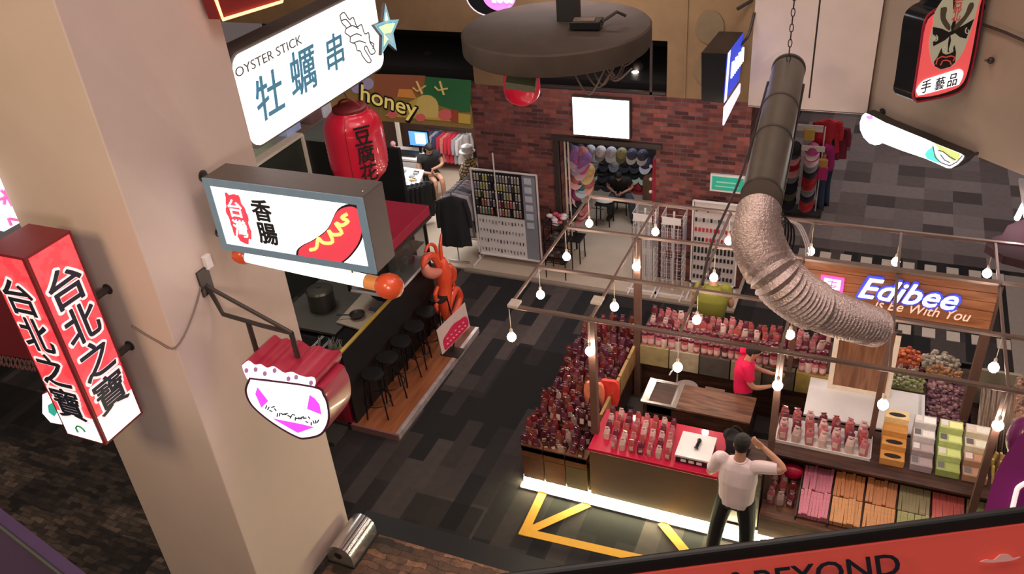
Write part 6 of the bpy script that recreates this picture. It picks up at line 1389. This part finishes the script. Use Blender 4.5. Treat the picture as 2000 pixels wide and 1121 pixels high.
def person(name, label, loc, rotz, J, cl, s=1.0, voxel=.010, hair='short', group=None):
    """J: joints in the body's own frame, facing +Y, metres for a 1.72 m body; cl: clothing"""
    M = Matrix.Translation(V(loc)) @ Matrix.Rotation(rotz, 4, 'Z') @ Matrix.Scale(s, 4)
    t = thing(name, label, 'person', loc, group); W = lambda p: M @ V(p)
    Dv = lambda v: (M.to_3x3() @ V(v)).normalized()
    D = dict(pel=(0, 0, .92), waist=(0, -.005, 1.08), chest=(0, 0, 1.30), neck=(0, .0, 1.44), head=(0, .03, 1.60),
             shL=(-.185, 0, 1.40), shR=(.185, 0, 1.40), elL=(-.24, -.02, 1.12), elR=(.24, -.02, 1.12), wrL=(-.25, .08, .88), wrR=(.25, .08, .88),
             hpL=(-.09, 0, .90), hpR=(.09, 0, .90), knL=(-.11, .02, .50), knR=(.11, .02, .50), anL=(-.12, -.02, .08), anR=(.12, -.02, .08), toL=(-.14, .15, .03), toR=(.14, .15, .03),
             hdL=(0, .3, -1), hdR=(0, .3, -1), face=(0, 1, -.1)); D.update(J)
    P = {k: W(v) for k, v in D.items() if k not in ('hdL', 'hdR', 'face')}
    fat = cl.get('fat', 1.0)
    spine = [P['pel'], P['waist'], P['chest'], P['neck']]; up = (P['neck'] - P['pel']).normalized()
    rx = (P['shR'] - P['shL']); rx = (rx - up * rx.dot(up)).normalized(); fw = up.cross(rx)
    def torso(mb, g, z0=0.0, z1=1.0):
        S = [(P['pel'] - up * .08 * s, .155, .105), (P['pel'], .17, .115), (P['waist'], .145 * fat, .10 * fat), (P['waist'].lerp(P['chest'], .5), .155 * fat, .108 * fat), (P['chest'], .175, .115), (P['chest'].lerp(P['neck'], .45), .175, .10), (P['chest'].lerp(P['neck'], .8), .12, .075), (P['neck'], .065, .06)]
        k0 = 1 if z0 else 0; S = S[k0:] if z1 == 1 else S[k0:int(len(S) * z1)]
        mb.loft([oval(c, rx * (a * s + g), fw * (b * s + g), 20, .85) for c, a, b in S])
    F = Dv(D['face']); HU = (P['head'] - P['neck']).normalized(); HU = (HU * .5 + (V((0, 0, 1)) - F * F.z).normalized()).normalized(); HU = (HU - F * HU.dot(F)).normalized(); HR = F.cross(HU)
    hc = P['head']
    body = MB(); torso(body, -.012)
    limb(body, [P['neck'] - up * .04 * s, P['neck'].lerp(hc, .4), hc - HU * .04 * s], [.062 * s, .055 * s, .055 * s])
    rg = []
    for z, a, bf, bb in ((-.118, .022, .060, -.0), (-.105, .042, .078, .02), (-.07, .058, .088, .05), (-.03, .068, .090, .078), (.02, .075, .092, .095), (.06, .073, .085, .095), (.09, .058, .066, .075), (.112, .03, .034, .04), (.118, .006, .008, .008)):
        rg.append([hc + HU * z * s + HR * a * s * math.cos(q) + F * (bf if math.sin(q) > 0 else bb) * s * math.sin(q) for q in [2 * PI * i / 20 for i in range(20)]])
    body.loft(rg)
    body.loft([oval(hc + F * (.086 + o) * s + HU * z * s, HR * w * s, F * .010 * s, 8) for z, w, o in ((.018, .006, .0), (-.005, .009, .008), (-.024, .015, .016), (-.033, .010, .004))])
    body.loft([oval(hc + F * .088 * s + HU * z * s, HR * .022 * s, F * .006 * s, 8) for z in (-.058, -.052, -.047)])
    for sx in (-1, 1): body.ball(hc + HR * sx * .076 * s - F * .005 * s + HU * -.005 * s, .012 * s, .016 * s, .028 * s, 8, 6)
    for q in 'LR':
        limb(body, [P['sh' + q], P['el' + q], P['wr' + q]], [.052 * s, .046 * s, .040 * s, .034 * s, .025 * s]); hd = D['hd' + q]
        hand(body, P['wr' + q], Dv(hd), Dv((-1 if q == 'R' else 1, .2, 0)) if 'pn' + q not in cl else Dv(cl['pn' + q]), s, cl.get('curl', .5), 1 if q == 'L' else -1)
        limb(body, [P['hp' + q], P['kn' + q], P['an' + q]], [.085 * s, .068 * s, .055 * s, .052 * s, .038 * s])
        body.tube([P['an' + q], P['an' + q].lerp(P['to' + q], .5) - Z3 * .02 * s, P['to' + q]], [.038 * s, .036 * s, .024 * s], 10)
    bo_ = vox('body', body, cl.get('skin', m_skin), voxel, t, 3)
    ey = MB();
    for sx in (-1, 1): ey.ball(hc + HR * sx * .030 * s + F * .082 * s + HU * .012 * s, .010 * s, .010 * s, .007 * s, 8, 6)
    obj('eyes', ey, m_lblk, bo_, smooth=True)
    h = MB()
    g = .010 * s
    for z, a, bf, bb in [(-.05, .060, -.02, .075), (-.02, .074, -.00, .098), (.02, .082, .02, .108), (.055, .082, .088, .108), (.09, .068, .078, .088), (.118, .040, .045, .052), (.130, .008, .01, .01)]:
        h.v  # profile rings
    rg = []
    for z, a, bf, bb in [(-.055, .062, -.03, .080), (-.02, .076, -.015, .101), (.02, .084, .015, .110), (.050, .085, .082, .110), (.09, .070, .080, .090), (.118, .042, .046, .055), (.130, .008, .01, .01)]:
        rg.append([hc + HU * z * s + HR * a * s * math.cos(q) + F * ((bf if math.sin(q) > 0 else bb) * s * math.sin(q)) for q in [2 * PI * i / 18 for i in range(18)]])
    h.loft(rg)
    if hair == 'long': h.loft([oval(hc + HU * z * s - F * (.06 + .02 * abs(z)) * s, HR * w * s, F * .05 * s, 12) for z, w in ((.05, .07), (-.06, .09), (-.16, .085), (-.26, .05))])
    if hair == 'cap': pass
    vox('hair', h, cl.get('hair', m_hair), voxel, t, 2)
    sh = MB(); torso(sh, .014 * s, 0, 1.0 if not cl.get('open') else 1)
    for q in 'LR':
        e = P['sh' + q].lerp(P['el' + q], cl.get('sleeve', .75)); limb(sh, [P['sh' + q] + (P['chest'] - P['sh' + q]) * .25, P['sh' + q], P['sh' + q].lerp(e, .6), e], [.07 * s, .072 * s, .070 * s, .066 * s, .064 * s])
    so_ = vox('shirt', sh, cl['shirt'], voxel * 1.1, t, 4)
    co = MB(); n0 = P['neck'] - up * .01 * s; co.tube([n0 + rx * .066 * s * math.cos(a) + fw * .062 * s * math.sin(a) + up * .012 * s for a in [2 * PI * i / 16 for i in range(16)]], .012 * s, 8, closed=True)
    obj('collar', co, cl['shirt'], so_, smooth=True)
    tr = MB(); tr.loft([oval(P['pel'] + up * z * s, rx * (a * s), fw * (b * s), 18, .85) for z, a, b in ((-.10, .165, .118), (0, .178, .124), (.07, .166, .115))])
    for q in 'LR':
        a_ = P['an' + q] if not cl.get('shorts') else P['hp' + q].lerp(P['kn' + q], .7); k_ = P['kn' + q] if not cl.get('shorts') else P['hp' + q].lerp(P['kn' + q], .4)
        limb(tr, [P['hp' + q] + up * .02 * s, k_, a_ + (Z3 * .0 if not cl.get('shorts') else V((0, 0, 0)))], [.108 * s, .100 * s, .090 * s, .082 * s, .076 * s])
    vox('shorts' if cl.get('shorts') else 'trousers', tr, cl['trousers'], voxel * 1.1, t, 4)
    for q in 'LR':
        b = MB(); a_, to = P['an' + q], P['to' + q]; dd = (to - a_); dd.z = 0; dd = dd.normalized() if dd.length > .01 else Y3; sd = dd.cross(Z3)
        zb = min(to.z, a_.z - .06 * s) - .022 * s; base = V((a_.x, a_.y, zb))
        b.loft([oval(base - dd * .06 * s + Z3 * .045 * s, sd * .030 * s, Z3 * .042 * s, 12), oval(base - dd * .02 * s + Z3 * .052 * s, sd * .042 * s, Z3 * .050 * s, 12), oval(base + dd * .08 * s + Z3 * .042 * s, sd * .048 * s, Z3 * .040 * s, 12), oval(base + dd * .16 * s + Z3 * .032 * s, sd * .044 * s, Z3 * .030 * s, 12), oval(base + dd * .20 * s + Z3 * .026 * s, sd * .025 * s, Z3 * .022 * s, 12)])
        so = obj('shoe', b, cl.get('shoe', m_black), t, smooth=True)
        obj('sole', MB().loft([oval(base + Z3 * .002 + dd * .06 * s, dd * .145 * s, sd * .050 * s, 16, .8), oval(base + Z3 * .018 * s + dd * .06 * s, dd * .145 * s, sd * .050 * s, 16, .8)]), cl.get('sole', m_black), so)
    return t
def cloth(n, c): return mat(n, c, .9, var=.06, vscale=10, bump=.35, bscale=16)
# man in a white polo at the counter, seen from behind, right hand raised to his face
person('person', 'person in white polo and black trousers, back turned, right hand at the face', (-.83, 6.87, .0), -.10,
       dict(elR=(.43, .02, 1.46), wrR=(.20, .12, 1.58), shR=(.20, 0, 1.42), shL=(-.20, 0, 1.40), elL=(-.30, .02, 1.15), wrL=(-.27, .22, 1.02), hdR=(-.9, .1, .35), hdL=(.3, 1, -.2), face=(-.15, 1, -.28), head=(0, .05, 1.60),
            knL=(-.17, .03, .5), anL=(-.21, -.02, .09), toL=(-.26, .14, .035), knR=(.13, .03, .5), anR=(.14, .05, .09), toR=(.19, .2, .035)),
       dict(shirt=cloth('white polo knit', (.84, .70, .72)), trousers=cloth('black trouser cloth', (.010, .010, .011)), shoe=m_black, sole=m_whitemet, sleeve=.78, fat=1.2, pnR=(-.2, 1, 0), curl=.7), s=1.03, voxel=.008)
# worker in a red polo inside the stall, facing right
person('person', 'person in bright red polo and dark apron working inside the stall', (-1.10, 8.84, .0), -PI / 2 + .2,
       dict(elR=(.22, .10, 1.10), wrR=(.13, .36, 1.06), elL=(-.22, .12, 1.10), wrL=(-.10, .38, 1.08), hdR=(0, 1, 0), hdL=(0, 1, 0), face=(0, 1, -.55), head=(0, .09, 1.50), neck=(0, .03, 1.36), chest=(0, .0, 1.24)),
       dict(shirt=cloth('scarlet polo', (.75, .006, .085)), trousers=cloth('dark apron cloth', (.02, .016, .02)), fat=1.1, sleeve=.7), s=.95, voxel=.012)
# green shirt, behind the rear counter, back turned
person('person', 'person in an olive green t-shirt standing behind the rear counter, back turned', (-1.80, 10.27, .0), .1,
       dict(face=(0, 1, -1.3), head=(0, .17, 1.47), neck=(0, .06, 1.39), elR=(.27, .02, 1.12), wrR=(.22, .2, .98), elL=(-.27, .02, 1.12), wrL=(-.2, .22, .98), hdR=(0, 1, -.2), hdL=(0, 1, -.2)),
       dict(shirt=cloth('olive t-shirt', (.20, .20, .028)), trousers=cloth('dark grey trouser', (.03, .03, .03)), fat=1.4, sleeve=.6), s=.98, voxel=.014)
# vendor on a stool in the hat shop
vl = at(1186, 425, .03)
sit = dict(pel=(0, 0, .50), waist=(0, .0, .66), chest=(0, .04, .88), neck=(0, .09, 1.01), head=(0, .15, 1.14), shL=(-.18, .05, .97), shR=(.18, .05, .97), elL=(-.27, .1, .72), elR=(.27, .1, .72), wrL=(-.08, .30, .66), wrR=(.08, .30, .66),
           hpL=(-.09, .02, .50), hpR=(.09, .02, .50), knL=(-.16, .40, .50), knR=(.16, .40, .50), anL=(-.16, .36, .10), anR=(.16, .36, .10), toL=(-.17, .52, .05), toR=(.17, .52, .05), hdL=(.4, 1, 0), hdR=(-.4, 1, 0), face=(0, 1, -1.0))
person('person', 'person in black t-shirt and jeans seated in the hat shop doorway', (-4.40, 14.50, .03), PI + .12, dict(sit, head=(0, .27, 1.04), neck=(0, .17, .955), chest=(0, .09, .84), shL=(-.18, .13, .91), shR=(.18, .13, .91), anL=(-.34, .42, .10), toL=(-.42, .56, .05), knL=(-.28, .36, .5), anR=(.2, .22, .10), toR=(.22, .36, .05)),
       dict(shirt=cloth('black t-shirt', (.015, .015, .017)), trousers=cloth('blue grey jeans', (.05, .06, .085)), sleeve=.6, shoe=m_dark), s=.87, voxel=.014)
table_('stool', 'black four legged stool with a white cloth, in front of the seated vendor', -4.58, 14.02, .30, .30, .50)
table_('stool', 'low stool hidden under the seated person in the hat shop', -4.40, 14.54, .30, .28, .33)
solo('white_cloth', MB().ball((-4.58, 14.02, .53), .17, .12, .04, 14, 8), mat('white folded cloth', (.75, .68, .64), .8), 'white folded cloth on the black stool in the hat shop doorway', 'cloth', smooth=True)
# girl in the clothes shop
gl = at(848, 405, .03)
person('person', 'person with long dark hair, black top and shorts, sitting in the clothes shop', (gl.x - .25, gl.y + .45, .03), PI + .9, dict(sit, knL=(-.08, .40, .52), anL=(-.07, .44, .12), toL=(-.08, .58, .06), knR=(.08, .42, .52), anR=(.12, .40, .12), toR=(.12, .56, .06), elL=(-.24, .14, .74), wrL=(.05, .28, .74)),
       dict(shirt=cloth('black top', (.015, .015, .017)), trousers=cloth('black shorts', (.012, .012, .012)), shorts=True, sleeve=.45, shoe=m_blackg), voxel=.014, hair='long')
table_('stool', 'low black stool under the seated person in the clothes shop', gl.x - .25, gl.y + .45, .34, .34, .43)
# shopper by the hat tower
pl = at(1590, 410, 0)
person('person', 'person in magenta top and blue jeans beside the hat tower', (pl.x + .12, pl.y + .15, .006), 1.2,
       dict(), dict(shirt=cloth('magenta top', (.45, .02, .18)), trousers=cloth('blue jeans', (.035, .055, .11)), sleeve=.5), s=.93, voxel=.015, hair='long')
b = MB(); bp0 = V((pl.x + .05, pl.y - .22, .95))
t = thing('handbag', 'yellow and magenta shopping bag carried by the person at the hat tower', 'bag', bp0)
obj('bag', MB().box(bp0.x - .1, bp0.x + .12, bp0.y - .04, bp0.y + .04, .75, 1.0), mat('magenta bag', (.50, .02, .20), .6), t, bevel=.015); obj('flap', MB().box(bp0.x - .08, bp0.x + .10, bp0.y - .045, bp0.y + .045, 1.0, 1.16), mat('amber cloth', (.55, .30, .08), .7), t, bevel=.02)
obj('strap', MB().tube(arc(bp0 + V((.01, 0, .2)), X3 * .08, Z3 * .2, 0, PI), .008), m_dark, t)
